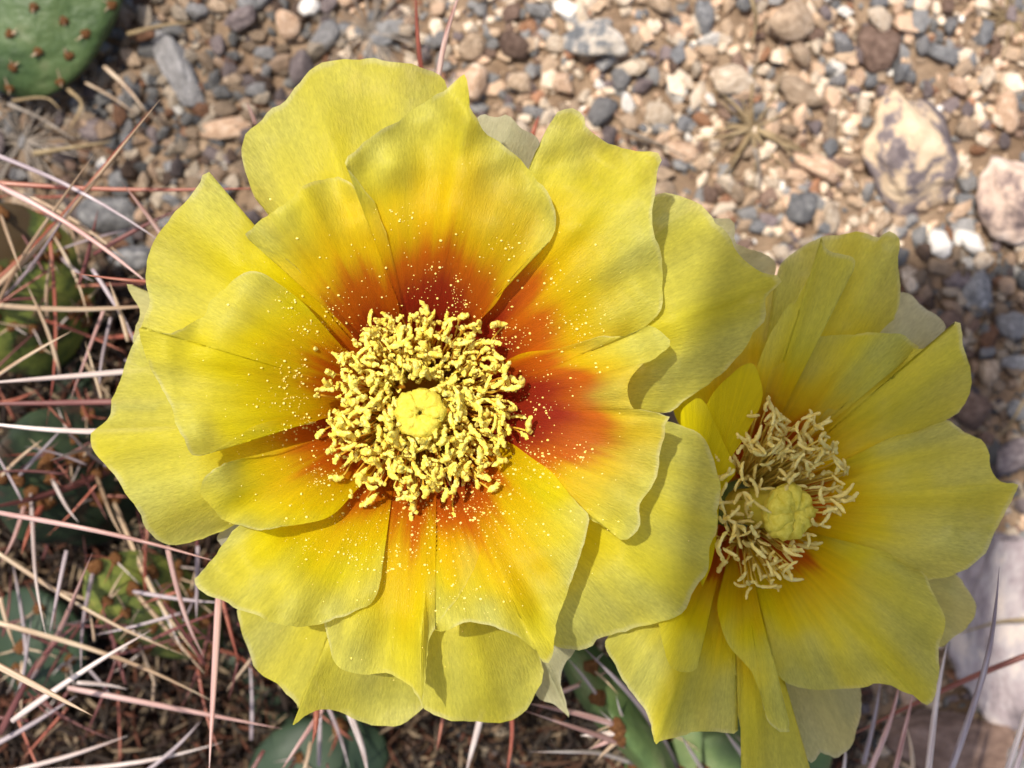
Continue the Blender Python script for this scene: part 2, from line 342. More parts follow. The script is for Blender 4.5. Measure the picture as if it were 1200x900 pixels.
def hidden(px, py):
    """wholly behind the open flowers (seen on the gravel)"""
    if (px - 480) ** 2 / 300 ** 2 + (py - 470) ** 2 / 330 ** 2 < 1: return True
    if (px - 960) ** 2 / 190 ** 2 + (py - 580) ** 2 / 260 ** 2 < 1: return True
    if 640 < px < 900 and 300 < py < 700: return True
    return False
rp = random.Random(11); count = 0; tries = 0
while count < 285 and tries < 20000:
    tries += 1
    px, py = rp.uniform(-25, 1225), rp.uniform(-20, 915)
    if hidden(px, py): continue
    if px < 330 and py > 300 and rp.random() < 0.92: continue
    if py > 620 and px < 900 and rp.random() < 0.75: continue
    s = min(46, 17 + rp.expovariate(1 / 8.0))
    w, h = s * rp.uniform(0.9, 1.45), s * rp.uniform(0.75, 1.0)
    p = W(px, py, 0.002); rr = 0.25 * (w + h) * pxs(0.002)
    if any((p.x - x) ** 2 + (p.y - y) ** 2 < (0.86 * (rr + r)) ** 2 for x, y, r in occupied): continue
    k = rp.choices([a for a, _ in PEB], [b for _, b in PEB])[0]
    if (px < 400 or (px > 1040 and 290 < py < 600)) and rp.random() < .85: k = rp.choice(['grey', 'brown', 'purple', 'blue', 'tan'])  # darker kinds by region; at mid right partly standing in for shade
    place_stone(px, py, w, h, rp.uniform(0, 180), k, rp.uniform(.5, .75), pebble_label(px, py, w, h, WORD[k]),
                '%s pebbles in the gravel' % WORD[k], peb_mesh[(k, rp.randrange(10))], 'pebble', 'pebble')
    count += 1

def build_gravel():
    rnd = np.random.RandomState(5)
    cols = {'tan': (.42, .30, .20), 'cream': (.68, .55, .41), 'peach': (.58, .40, .27), 'grey': (.24, .23, .22), 'blue': (.17, .168, .17), 'brown': (.17, .11, .08), 'rust': (.32, .16, .09), 'purple': (.18, .14, .135), 'white': (.74, .69, .62)}
    names = [k for k, _ in PEB]; pr = np.array([b for _, b in PEB]); pr /= pr.sum()
    protos = [stone_verts(1, 500 + i, planes=6, rough=0.15) for i in range(14)]
    V, F, C = [], [], []; off = 0
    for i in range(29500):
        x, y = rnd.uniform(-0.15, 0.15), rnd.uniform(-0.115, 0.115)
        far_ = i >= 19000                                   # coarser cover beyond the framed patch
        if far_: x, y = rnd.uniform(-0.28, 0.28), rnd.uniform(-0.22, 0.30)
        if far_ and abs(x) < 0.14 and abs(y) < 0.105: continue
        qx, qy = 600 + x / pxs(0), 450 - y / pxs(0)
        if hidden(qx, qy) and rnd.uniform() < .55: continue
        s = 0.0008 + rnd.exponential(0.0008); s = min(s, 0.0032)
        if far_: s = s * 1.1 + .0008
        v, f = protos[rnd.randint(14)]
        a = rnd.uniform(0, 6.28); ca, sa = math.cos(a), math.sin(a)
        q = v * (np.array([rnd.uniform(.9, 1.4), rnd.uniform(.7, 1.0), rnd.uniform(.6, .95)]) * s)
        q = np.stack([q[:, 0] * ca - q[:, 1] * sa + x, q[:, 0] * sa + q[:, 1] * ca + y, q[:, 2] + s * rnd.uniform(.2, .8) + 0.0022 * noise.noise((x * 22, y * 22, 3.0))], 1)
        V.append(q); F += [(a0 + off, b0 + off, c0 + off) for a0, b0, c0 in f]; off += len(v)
        c = np.array(cols[names[rnd.choice(len(names), p=pr)]]) * rnd.uniform(0.7, 1.25) * (0.42 if qx < 400 or (qx > 1040 and 290 < qy < 600) else 1.0) * (0.4 if (qx < 330 and qy > 300) or (qy > 780 and qx < 1050) else 1.0)  # grains darkened by region, partly painting in shade at mid right and clump
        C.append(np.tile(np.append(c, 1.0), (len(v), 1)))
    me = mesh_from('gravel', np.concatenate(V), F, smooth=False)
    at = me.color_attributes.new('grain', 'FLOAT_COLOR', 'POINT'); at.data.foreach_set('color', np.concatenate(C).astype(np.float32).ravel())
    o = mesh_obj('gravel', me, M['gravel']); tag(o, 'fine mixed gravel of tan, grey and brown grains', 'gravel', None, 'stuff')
build_gravel()

# ------------------------------------------------------------------ flowers
def resample(pts, n):
    """Catmull-Rom through the points, evenly spaced"""
    P = np.array(pts, float); P = np.vstack([2 * P[0] - P[1], P, 2 * P[-1] - P[-2]]); out = []
    for i in range(1, len(P) - 2):
        p0, p1, p2, p3 = P[i - 1], P[i], P[i + 1], P[i + 2]
        d = np.linalg.norm(p2 - p1) + 1e-6
        m1 = (p2 - p0) * d / (np.linalg.norm(p2 - p1) + np.linalg.norm(p1 - p0) + 1e-6)
        m2 = (p3 - p1) * d / (np.linalg.norm(p3 - p2) + np.linalg.norm(p2 - p1) + 1e-6)
        for t in np.linspace(0, 1, 14, endpoint=False):
            h = (2 * t**3 - 3 * t**2 + 1, t**3 - 2 * t**2 + t, -2 * t**3 + 3 * t**2, t**3 - t**2)
            out.append(h[0] * p1 + h[1] * m1 + h[2] * p2 + h[3] * m2)
    out.append(P[-2]); out = np.array(out)
    s = np.concatenate([[0], np.cumsum(np.linalg.norm(np.diff(out, axis=0), axis=1))])
    t = np.linspace(0, s[-1], n)
    return np.stack([np.interp(t, s, out[:, 0]), np.interp(t, s, out[:, 1])], 1)

PALE = np.array([0.66, 0.645, 0.15]); YEL = np.array([0.78, 0.67, 0.003]); DEEP = np.array([0.81, 0.53, 0.003]); ORG = np.array([0.64, 0.145, 0.006]); RED = np.array([0.36, 0.030, 0.010])
GREEN = np.array([0.36, 0.40, 0.20]); GREY = np.array([0.55, 0.53, 0.40])
def lerp(a, b, t): return a * (1 - t[..., None]) + b * t[..., None]

def build_petal(root, C, outline, bowl, zoff, seed, base_d=48, base_w=13, undul=1.15, tilt=0.0, curl=0.0, creases=(), red=(135, 225), sepal=0.0, pale=1.0, cup=0.0, boat=2.6, rise=0.0, pale0=.52, reflex=None, nt=110, nu=44, name='petal', yel=0.0):
    C = np.array(C, float); out = np.array(outline, float)
    mid = out.mean(0) - C; mid_n = mid / np.linalg.norm(mid)
    b = C + mid_n * base_d; perp = np.array([-mid_n[1], mid_n[0]])
    if np.dot(out[0] - b, perp) < np.dot(out[-1] - b, perp): perp = -perp
    edge = resample([b + perp * base_w] + [tuple(p) for p in outline] + [b - perp * base_w], nt)
    rnd = np.random.RandomState(seed)
    # finely worn margin
    tan = np.gradient(edge, axis=0); tan /= np.linalg.norm(tan, axis=1)[:, None] + 1e-9
    nrm = np.stack([-tan[:, 1], tan[:, 0]], 1)
    far = sstep(150, 260, np.linalg.norm(edge - C, axis=1))
    jit = np.array([noise.noise((p[0] * 0.035, p[1] * 0.035, seed)) * 4.5 + noise.noise((p[0] * 0.11, p[1] * 0.11, seed)) * 1.5 + noise.noise((p[0] * 0.4, p[1] * 0.4, seed)) * 0.9 for p in edge])
    side = np.array([noise.noise((p[0] * 0.016 + seed * 5, p[1] * 0.016, seed)) for p in edge]) * sstep(50, 130, np.linalg.norm(edge - C, axis=1)) * (1 - far) * 13
    edge = edge + nrm * (jit * far + side)[:, None]
    us = 1 - (1 - np.linspace(0, 1, nu)) ** 1.25
    bl = np.linspace(0, 1, nt)[:, None]
    bas = (b + perp * base_w * 0.8) * (1 - bl) + (b - perp * base_w * 0.8) * bl
    P = bas[None] * (1 - us[:, None, None]) + edge[None] * us[:, None, None]
    U = np.broadcast_to(us[:, None], P.shape[:2])
    R = np.linalg.norm(P - C, axis=2)
    TH = np.arctan2(P[..., 1] - C[1], P[..., 0] - C[0])
    ax = math.atan2(mid[1], mid[0]); dth = (TH - ax + math.pi) % (2 * math.pi) - math.pi
    Z = bowl(P, R) + zoff * (0.35 + 0.65 * sstep(60, 230, R)) + tilt * 1e-3 * sstep(90, 340, R) + rise * 1e-3 * np.clip((R - 90) / 200, 0, 2)
    nz = np.array([[noise.noise((p[0] * 0.011 + seed * 3.1, p[1] * 0.011, seed * 1.7)) for p in row] for row in P])
    nz2 = np.array([[noise.noise((p[0] * 0.028 + seed, p[1] * 0.028, seed * 2.9)) for p in row] for row in P])
    flute = sum(np.sin(TH * m + seed * k) * a for m, k, a in ((7, 1.3, 1.3), (13, 2.1, 1.2), (23, .7, .45)))
    Z = Z + 1e-3 * undul * (nz * 3.4 * sstep(110, 300, R) + nz2 * 1.3 * sstep(140, 320, R) * U + flute * sstep(125, 320, R) * sstep(.25, .95, U))
    if reflex is None: reflex = -3.0 if seed < 14 or seed > 59 else 1.5
    Z = Z + 1e-3 * reflex * sstep(.66, 1.0, U) ** 1.4 * sstep(150, 260, R) * (0.7 + 0.9 * nz2)
    Z = Z + 1e-3 * curl * sstep(0.72, 1.0, U) * sstep(130, 230, R)
    Z = Z + 1e-3 * cup * (dth / 0.5) ** 2 * sstep(80, 260, R)
    tt = np.broadcast_to(np.linspace(-1, 1, nt)[None, :], P.shape[:2])
    hw = max(0.2, np.abs(dth).max()); lat = np.clip(np.abs(dth) / hw, 0, 1)
    Z = Z - 1e-3 * boat * lat ** 2 * sstep(130, 280, R) + 1e-3 * 0.35 * boat * np.exp(-(dth / 0.06) ** 2) * sstep(140, 300, R)
    for cx, cy, amp, wd in creases:
        ca = math.atan2(cy - C[1], cx - C[0]); d = (TH - ca + math.pi) % (2 * math.pi) - math.pi
        Z = Z + 1.5e-3 * amp * np.exp(-np.sqrt((d / (wd * 1.5)) ** 2 + 0.05)) * sstep(110, 300, R)
    ns = np.array([[noise.noise((t_ * 9 + seed, r_ * 0.006, seed)) for t_, r_ in zip(a_, b_)] for a_, b_ in zip(TH, R)])
    nf = np.array([[noise.noise((t_ * 34 + seed, r_ * 0.010, seed)) for t_, r_ in zip(a_, b_)] for a_, b_ in zip(TH, R)])
    # pigment of the living petal: red throat, golden middle, pale greenish margin
    rr = R + 70 * np.minimum((dth / 0.5) ** 2, 1.2) + 34 * nz + 22 * ns + 11 * nf
    c = np.broadcast_to(RED, P.shape[:2] + (3,)).copy()
    c = lerp(c, ORG, sstep(red[0] - 25, red[0] + (red[1] - red[0]) * 0.45, rr))
    c = lerp(c, DEEP, sstep(red[0] + 35, red[1], rr))
    c = lerp(c, YEL, sstep(red[1] - 25, red[1] + 90, rr))
    pf = np.clip(sstep(pale0, 1.02, U + 0.10 * nz + 0.10 * ns) * sstep(165 - (60 if seed > 59 else 0), 285 - (70 if seed > 59 else 0), R + 60 * nz2), 0, 1) * pale
    pf = pf * np.clip(.85 + .45 * ns, .35, 1)
    pf = pf * (1 - 0.45 * np.exp(-(dth / 0.09) ** 2))
    c = lerp(c, PALE * (1 + 0.10 * nz[..., None]), pf * 0.94)
    c = lerp(c, np.array([0.80, 0.78, 0.50]), sstep(.975, .998, U) * sstep(180, 250, R) * np.clip(.15 + 1.0 * nz2, 0, .4))
    if sepal: c = c * (1 - sepal) + (GREEN * (1 - U[..., None]) + GREY * U[..., None]) * sepal
    V = [W(P[i, j, 0], P[i, j, 1], Z[i, j]) for i in range(nu) for j in range(nt)]
    F = [(i * nt + j, i * nt + j + 1, (i + 1) * nt + j + 1, (i + 1) * nt + j) for i in range(nu - 1) for j in range(nt - 1)]
    me = mesh_from(name, V, F)
    at = me.color_attributes.new('pigment', 'FLOAT_COLOR', 'POINT')
    at.data.foreach_set('color', np.concatenate([c, pf[..., None]], 2).astype(np.float32).ravel())
    vn = me.attributes.new('vein', 'FLOAT_VECTOR', 'POINT')
    vn.data.foreach_set('vector', np.stack([dth * 260 + seed * 777, R, np.full_like(R, seed)], 2).astype(np.float32).ravel())
    o = mesh_obj(name, me, M['petal'], root)
    return o, P, Z, R, U

def tube(path, radii, seg=7, cap=True):
    """verts and faces of a swept tube"""
    path = [Vector(p) for p in path]; V, F = [], []
    n = None
    for i, p in enumerate(path):
        t = (path[min(i + 1, len(path) - 1)] - path[max(i - 1, 0)]).normalized()
        if n is None: n = t.orthogonal().normalized()
        n = (n - t * n.dot(t)).normalized(); bt = t.cross(n)
        for k in range(seg):
            a = 2 * math.pi * k / seg
            V.append(p + (n * math.cos(a) + bt * math.sin(a)) * radii[i])
    for i in range(len(path) - 1):
        for k in range(seg):
            F.append((i * seg + k, i * seg + (k + 1) % seg, (i + 1) * seg + (k + 1) % seg, (i + 1) * seg + k))
    if cap:
        F.append(tuple(range(seg))[::-1]); F.append(tuple((len(path) - 1) * seg + k for k in range(seg)))
    return V, F

# --- main flower: outlines read off the photograph, outermost petal first
C1 = (492, 478)
def bowl1(P, R):
    return RIM_Z - 0.024 * np.exp(-(R / 135.0) ** 2) - 0.0035 * np.clip((R - 215) / 180, 0, 2) ** 2
MAIN = [
 dict(o=[(600,720),(628,817),(647,823),(668,841),(658,807),(660,787),(673,760),(690,700)], sepal=.75, tilt=-3),
 dict(o=[(300,600),(254,627),(266,644),(276,622),(330,580)], sepal=.95, tilt=-2),
 dict(o=[(545,260),(556,140),(566,133),(580,138),(596,136),(614,152),(632,165),(640,210),(610,300)], sepal=.8, creases=[(598,137,3,.05)], tilt=-1),
 dict(o=[(260,420),(170,410),(156,402),(163,365),(150,333),(170,343),(200,350),(300,400)], sepal=.5),
 dict(o=[(760,300),(800,250),(833,254),(858,258),(861,284),(905,302),(908,324),(880,345),(780,400)], sepal=.7, tilt=-2),
 dict(o=[(400,620),(300,690),(277,714),(283,742),(300,780),(326,804),(344,822),(349,832),(341,853),(357,841),(380,831),(400,834),(422,846),(452,850),(482,843),(500,820),(500,700)], creases=[(346,838,2.2,.05)], curl=-1.5, tilt=-1),
 dict(o=[(505,640),(494,720),(494,790),(495,831),(530,843),(570,847),(602,843),(626,820),(636,790),(632,765),(610,690)], curl=-.8, cup=.8),
 dict(o=[(610,660),(648,755),(690,759),(700,750),(732,739),(770,730),(800,718),(815,690),(830,660),(837,620),(842,575),(838,540),(820,511),(785,494),(690,480)], cup=0, boat=.8, curl=-.5, tilt=3.0, red=(80,150)),
 dict(o=[(650,370),(740,250),(770,227),(800,231),(838,257),(878,310),(915,326),(897,352),(895,374),(878,397),(860,423),(832,448),(800,473),(770,484),(746,481),(700,460)], creases=[(905,330,2.0,.06)], curl=-1, boat=1.5, tilt=1.5, red=(80,150)),
 dict(o=[(330,390),(200,380),(168,384),(150,420),(131,466),(129,488),(105,515),(131,556),(165,600),(176,626),(201,638),(240,632),(272,614),(350,560)], creases=[(105,515,1.6,.06)], curl=-1.2, tilt=-.5),
 dict(o=[(440,350),(330,270),(313,250),(297,227),(285,190),(286,160),(307,140),(343,108),(366,80),(387,71),(410,67),(450,70),(484,77),(521,94),(520,180),(500,320)], creases=[(430,68,-2.6,.10)], curl=-.6, tilt=1.0, undul=1.3),
 dict(o=[(380,430),(250,400),(172,392),(174,340),(172,302),(190,267),(222,230),(236,212),(245,203),(263,228),(298,263),(350,300),(430,370)], creases=[(245,203,1.2,.12),(185,275,-1.4,.12)], curl=-.8, tilt=.8, red=(80,160)),
 dict(o=[(455,570),(425,640),(400,690),(381,730),(387,760),(400,785),(428,790),(454,791),(477,800),(490,820),(495,832),(500,800),(503,750),(508,738),(540,695),(566,650),(560,590)], creases=[(497,820,1.8,.05)], curl=-1, tilt=.8, red=(98,180)),
 dict(o=[(430,530),(330,560),(274,622),(250,655),(227,681),(260,704),(302,723),(352,734),(402,722),(430,709),(446,682),(446,650),(450,590)], creases=[(227,681,1.2,.07)], curl=-1, tilt=1.0, cup=.4, red=(82,165)),
 dict(o=[(560,360),(600,280),(626,215),(625,192),(638,155),(653,134),(668,130),(681,134),(690,150),(716,169),(750,178),(772,182),(770,202),(765,262),(775,300),(776,335),(772,366),(748,386),(690,402),(610,420)], creases=[(657,134,1.8,.05),(772,182,-1.5,.15)], curl=-.8, tilt=.9, undul=1.2, red=(160,245)),
 dict(o=[(580,430),(640,408),(705,395),(745,388),(762,383),(787,402),(763,423),(741,443),(735,461),(741,478),(757,483),(778,485),(788,488),(779,500),(775,530),(764,570),(751,592),(748,617),(733,632),(713,622),(690,608),(640,570),(590,520)], creases=[(787,402,1.6,.10),(745,470,-2.4,.16)], curl=.3, tilt=.8, red=(160,240)),
 dict(o=[(545,560),(575,610),(566,650),(540,697),(508,738),(522,739),(550,731),(583,735),(617,753),(632,764),(640,778),(650,747),(661,700),(678,650),(690,605),(660,570),(600,520)], creases=[(640,777,1.6,.06)], curl=-.6, tilt=1.2, red=(112,195)),
 dict(o=[(410,420),(378,385),(345,345),(318,324),(286,322),(260,340),(236,371),(200,389),(163,382),(167,402),(175,430),(198,470),(214,510),(228,534),(262,521),(302,500),(350,482),(400,470)], creases=[(163,382,1.5,.06),(228,533,.9,.08)], curl=-.5, tilt=1.0, red=(82,165)),
 dict(o=[(420,510),(370,517),(340,524),(307,528),(267,542),(241,557),(235,568),(237,584),(250,598),(274,615),(330,620),(400,590),(440,550)], curl=.4, tilt=1.4, red=(85,165)),
 dict(o=[(425,405),(385,365),(340,304),(285,277),(298,262),(330,240),(366,213),(395,207),(418,222),(440,256),(452,300),(462,345),(465,390)], creases=[(395,207,-1.0,.10)], curl=-.5, tilt=1.2, red=(122,200)),
 dict(o=[(480,390),(468,335),(456,300),(440,240),(412,203),(407,186),(450,151),(505,115),(532,97),(545,87),(552,130),(570,156),(610,190),(640,225),(653,262),(646,280),(615,310),(585,345),(545,395)], creases=[(545,88,2.0,.09),(640,262,-.8,.12)], curl=-.4, tilt=.8, undul=1.2, red=(150,240)),
]
root1 = empty('cactus_flower', W(C1[0], C1[1], 0.062), 'large yellow cactus flower with red-orange throat facing straight up', 'flower', 'open cactus flowers')
surf1 = []
for i, d in enumerate(MAIN):
    kw = {k: v for k, v in d.items() if k != 'o'}
    kw.setdefault('rise', 0.0 if i < 5 else (1.5 if i < 11 else 5.0))
    if i < 11: kw.setdefault('pale0', .30); kw.setdefault('red', (110, 195))
    o, P, Z, R, U = build_petal(root1, C1, d['o'], bowl1, (i - 20) * 0.00095, i + 1, **kw)
    surf1.append((o, P, Z, R, U))

# --- second flower, tilted away to the right
C2 = (866, 592)
B2Z = 0.109
def bowl2(P, R):
    dx = (P[..., 0] - C2[0])
    return B2Z - 0.0015 - 0.022 * np.exp(-(R / 130.0) ** 2) - 0.006 * np.clip(dx / 300, -1, 1) - 0.003 * np.clip((R - 200) / 150, 0, 2) ** 2
TILTED = [
 dict(o=[(850,560),(800,500),(800,420),(840,370),(895,350),(917,328),(953,346),(932,368),(915,420),(890,540)], tilt=-1, pale0=.1, creases=[(930,335,1.2,.08)]),
 dict(o=[(900,700),(915,800),(935,870),(950,894),(961,881),(983,890),(997,872),(1008,842),(1010,806),(980,720)], sepal=.55, tilt=-3, creases=[(980,885,-1.5,.05)]),
 dict(o=[(980,620),(1060,690),(1100,758),(1114,750),(1140,727),(1143,707),(1123,677),(1080,640)], sepal=.35, tilt=-2),
 dict(o=[(940,480),(1000,380),(1053,342),(1077,357),(1100,372),(1108,385),(1082,410),(1000,500)], sepal=.75, tilt=-2),
 dict(o=[(885,520),(900,420),(905,350),(913,313),(933,294),(960,280),(1000,273),(1030,279),(1043,272),(1055,284),(1052,310),(1056,340),(1040,384),(960,470)], creases=[(1048,276,1.2,.05)], red=(70,150)),
 dict(o=[(840,700),(812,735),(800,745),(835,790),(860,825),(873,867),(872,905),(880,930),(950,930),(947,902),(930,860),(900,793),(870,700)], creases=[(890,860,2.4,.06)], red=(70,160)),
 dict(o=[(830,660),(770,690),(710,747),(717,773),(737,807),(753,827),(763,853),(768,874),(780,867),(810,860),(833,857),(863,858),(857,833),(840,793),(825,740),(845,690)], curl=-1, red=(60,140)),
 dict(o=[(900,560),(960,450),(1030,400),(1080,408),(1117,383),(1121,377),(1129,391),(1133,417),(1137,457),(1127,480),(1107,494),(1073,507),(1010,530),(940,570)], creases=[(1121,379,2.2,.06),(1060,470,-1.4,.10)], red=(70,150)),
 dict(o=[(920,600),(1000,560),(1040,515),(1107,492),(1133,507),(1153,521),(1163,550),(1171,563),(1193,568),(1187,588),(1167,617),(1157,643),(1133,667),(1091,681),(1040,670),(940,620)], creases=[(1193,568,1.6,.07)], curl=-.8, red=(60,130)),
 dict(o=[(880,560),(893,480),(889,450),(917,413),(952,396),(1000,392),(1053,393),(1078,408),(1045,428),(1013,450),(960,490),(910,560)], red=(80,160), curl=-.5),
 dict(o=[(860,650),(862,720),(895,780),(928,803),(967,810),(1005,807),(1025,801),(1044,804),(1067,817),(1089,825),(1097,800),(1102,767),(1106,722),(1094,693),(1074,664),(1034,646),(960,630),(900,620)], creases=[(1089,825,1.6,.07)], curl=-.8, red=(60,140)),
 dict(o=[(850,680),(835,720),(850,760),(885,800),(905,850),(927,858),(905,790),(880,730),(862,680)], red=(45,105), tilt=1, pale0=-.15),
 dict(o=[(872,500),(885,440),(905,385),(935,345),(952,310),(962,279),(970,293),(1003,303),(985,340),(950,372),(915,412),(893,450),(884,520)], creases=[(962,280,1.2,.05)], red=(70,150), tilt=1.5),
 dict(o=[(838,640),(775,715),(770,729),(780,760),(788,780),(797,785),(815,780),(813,753),(805,727),(800,700),(852,660)], tilt=3, red=(50,110), pale0=-.25),
]
root2 = empty('cactus_flower', W(835, 592, 0.062), 'smaller shaded yellow cactus flower tilted sideways with straw-coloured stamens', 'flower', 'open cactus flowers')
for i, d in enumerate(TILTED):
    kw = {k: v for k, v in d.items() if k != 'o'}; kw.setdefault('pale0', .10); kw.setdefault('rise', 3.0); kw['red'] = tuple(int(q * .85) for q in kw.get('red', (80, 160)))
    build_petal(root2, C2, d['o'], bowl2, (i - 13) * 0.00095, 60 + i, base_d=30, **kw)
# two petals of it stand up against the large flower
def bowl_up(P, R):
    return 0.1005 + 0 * R + 0.002 * sstep(0, 160, R)
build_petal(root2, (838, 560), [(830,520),(826,478),(837,454),(857,433),(880,427),(887,447),(887,477),(874,510),(858,534)], bowl_up, 0.0012, 91, base_d=10, base_w=10, boat=.5, red=(-60,-20), pale=.35, undul=.4)
build_petal(root2, (812, 590), [(806,540),(795,485),(815,468),(822,470),(834,490),(853,527),(862,553),(846,575),(838,640),(822,690)], bowl_up, 0.0028, 92, base_d=10, base_w=10, boat=.5, red=(-60,-20), pale=.5, undul=.4, creases=[(820,468,1,.1)])

# --- stamens
def anther_mesh(seed, length, rad, curl, lump):
    rnd = random.Random(seed); pts = []; d = Vector((1, 0, 0)); p = Vector((0, 0, 0)); n = 15
    bend = Vector((0, rnd.uniform(-1, 1), rnd.uniform(-.4, 1.0))).normalized() * curl
    for i in range(n):
        pts.append(p.copy()); p = p + d * (length / (n - 1)); d = (d + bend * (1.0 / n) + Vector((0, rnd.uniform(-.3, .3), rnd.uniform(-.3, .3))) * curl * .25).normalized()
    mid = pts[n // 2]; pts = [q - pts[0] for q in pts]
    radii = [rad * (0.55 + 0.45 * math.sin(math.pi * min(1, (i + .8) / n))) * rnd.uniform(.82, 1.18) for i in range(n)]
    radii[0] *= .6; radii[-1] *= .55
    V, F = tube(pts, radii, 8)
    V = [v + Vector((noise.noise(v * 5200 + Vector((seed, 3, 0))), noise.noise(v * 5200 + Vector((0, seed, 7))), noise.noise(v * 5200 + Vector((2, 0, seed))))) * lump * rad * .7 + Vector((noise.noise(v * 2600 + Vector((seed, 0, 0))), noise.noise(v * 2600 + Vector((0, seed, 5))), noise.noise(v * 2600 + Vector((9, 0, seed))))) * lump * rad for v in V]
    return mesh_from('anther', V, F)
rs = random.Random(21)
AN1 = [with_mat(anther_mesh(i, rs.uniform(1.9, 4.0) * 1e-3, rs.uniform(.34, .47) * 1e-3, rs.uniform(.5, 2.2), .55), M['anther']) for i in range(26)]
AN2 = [with_mat(anther_mesh(50 + i, rs.uniform(2.0, 3.6) * 1e-3, rs.uniform(.25, .34) * 1e-3, rs.uniform(.8, 2.0), .4), M['anther_pale']) for i in range(22)]
def stamen(root, base, tip, bulge, anthers, mat, thick):
    mid = (base + tip) * 0.5 + bulge
    path = [base * (1 - t) ** 2 + mid * 2 * t * (1 - t) + tip * t * t for t in [k / 7 for k in range(8)]]
    path = [p + Vector((rs.uniform(-1, 1), rs.uniform(-1, 1), 0)) * 0.00012 for p in path]; path[-1] = tip
    V, F = tube([p - base for p in path], [thick * (1.15 - 0.4 * k / 7) for k in range(8)], 6)
    st = mesh_obj('stamen', mesh_from('stamen', V, F), mat, root, Matrix.Translation(base))
    d = (path[-1] - path[-2]).normalized()
    a = rs.uniform(0, 6.283); side = Vector((math.cos(a), math.sin(a), rs.uniform(-.25, .35)))
    ex = (d * rs.uniform(.15, .9) + side).normalized()
    ez = ex.cross(Vector((0.3, 0.2, 1))).cross(ex).normalized(); ey = ez.cross(ex)
    m = Matrix((ex, ey, ez)).transposed().to_4x4(); s = rs.uniform(.8, 1.2)
    mesh_obj('anther', anthers[rs.randrange(len(anthers))], None, st, Matrix.Translation(tip - ex * 0.0004) @ m @ Matrix.Scale(s, 4))
# large flower
outer_tips = [(525,327),(384,384),(370,408),(372,462),(368,493),(378,505),(424,592),(482,610),(487,600),(532,603),(575,574),(593,540),(612,508),(621,506),(592,380),(583,345),(556,360),(560,352),(485,347),(400,560),(410,575),(455,350),(472,342),(590,455),(590,430)]
S1 = (493, 472)
tips = []
for k in range(298):
    if k < len(outer_tips): tx, ty = outer_tips[k]; r = math.hypot(tx - S1[0], ty - S1[1])
    else:
        for _ in range(40):
            a = rs.uniform(0, 6.283); r = 24 + 96 * math.sqrt(rs.random()) * rs.uniform(.66, 1.0)
            tx, ty = S1[0] + r * math.cos(a) * 1.02, S1[1] + r * math.sin(a) * 1.04
            if all((tx - x) ** 2 + (ty - y) ** 2 > 42 for x, y in tips): break
    tips.append((tx, ty))
    a = math.atan2(ty - S1[1], tx - S1[0]) + rs.uniform(-.25, .25)
    rb = 22 + 0.28 * r + rs.uniform(-8, 8)
    base = W(S1[0] + rb * math.cos(a), S1[1] + rb * math.sin(a), RIM_Z - 0.0215)
    zt = RIM_Z - 0.0046 - 0.0046 * (r / 120) ** 2 + rs.uniform(-.0028, .0016)
    tip = W(tx, ty, zt)
    out = Vector((math.cos(a), -math.sin(a), 0))
    stamen(root1, base, tip, out * rs.uniform(-.0005, .0012) + Vector((0, 0, rs.uniform(0, .001))), AN1, M['filament'], 0.00017)
def stamen_mass(root, n, centre, r0, r1, anthers, mat, zt0, zb, name):
    V, F = [], []; 
    for k in range(n):
        a = rs.uniform(0, 6.283); r = r0 + (r1 - r0) * math.sqrt(rs.random())
        tip = W(centre[0] + r * math.cos(a), centre[1] + r * math.sin(a), zt0 - 0.004 * (r / r1) ** 2 + rs.uniform(-.0035, 0)); rb = 20 + .35 * r
        base = W(centre[0] + rb * math.cos(a), centre[1] + rb * math.sin(a), zb)
        v, f = tube([base, base.lerp(tip, .5) + Vector((rs.uniform(-1, 1), rs.uniform(-1, 1), 0)) * .0005, tip], [.00015, .00013, .00011], 5); o = len(V)
        V += v; F += [tuple(i + o for i in q) for q in f]
        me = anthers[rs.randrange(len(anthers))]; o = len(V); b = rs.uniform(0, 6.283); m = Matrix.Rotation(b, 3, 'Z') @ Matrix.Rotation(rs.uniform(-1.3, .2), 3, 'Y') * rs.uniform(.55, .8)
        V += [tip + m @ q.co for q in me.vertices]; F += [tuple(i + o for i in q.vertices) for q in me.polygons]
    ob = mesh_obj(name, mesh_from(name, V, F), mat, root); ob['kind'] = 'stuff'
stamen_mass(root1, 300, S1, 22, 108, AN1, M['anther'], RIM_Z - 0.0062, RIM_Z - 0.0215, 'short_stamens')
stamen_mass(root1, 75, S1, 26, 52, AN1, M['anther'], RIM_Z - 0.0040, RIM_Z - 0.0215, 'inner_stamens')
stamen_mass(root1, 60, S1, 24, 44, AN1, M['anther'], RIM_Z - 0.0058, RIM_Z - 0.0215, 'inner_stamens')
# tilted flower: stamens fan around the leaning style
S2 = (868, 592)
for k in range(215):
    for _ in range(60):
        a = rs.uniform(0, 6.283); q = math.sqrt(rs.random())
        tx, ty = 915 + 84 * q * math.cos(a), 590 + 112 * q * math.sin(a)
        if (tx - 922) ** 2 / 40 ** 2 + (ty - 599) ** 2 / 30 ** 2 < 1: continue      # the style stands here
        if ty > 600 and tx > 975 - (ty - 600) * .75: continue
        break
    aa = math.atan2(ty - 592, tx - 850)
    base = W(862 + 26 * math.cos(aa) + rs.uniform(-6, 6), 592 + 40 * math.sin(aa), B2Z - 0.0185)
    zt = B2Z - 0.0055 + rs.uniform(-.004, .002)
    if abs(ty - 597) < 40 and tx > 890: zt -= 0.0015
    stamen(root2, base, W(tx, ty, zt), Vector((rs.uniform(-1, 1), rs.uniform(-1, 1), 1)) * 0.0008, AN2, M['filament_pale'], 0.00016)

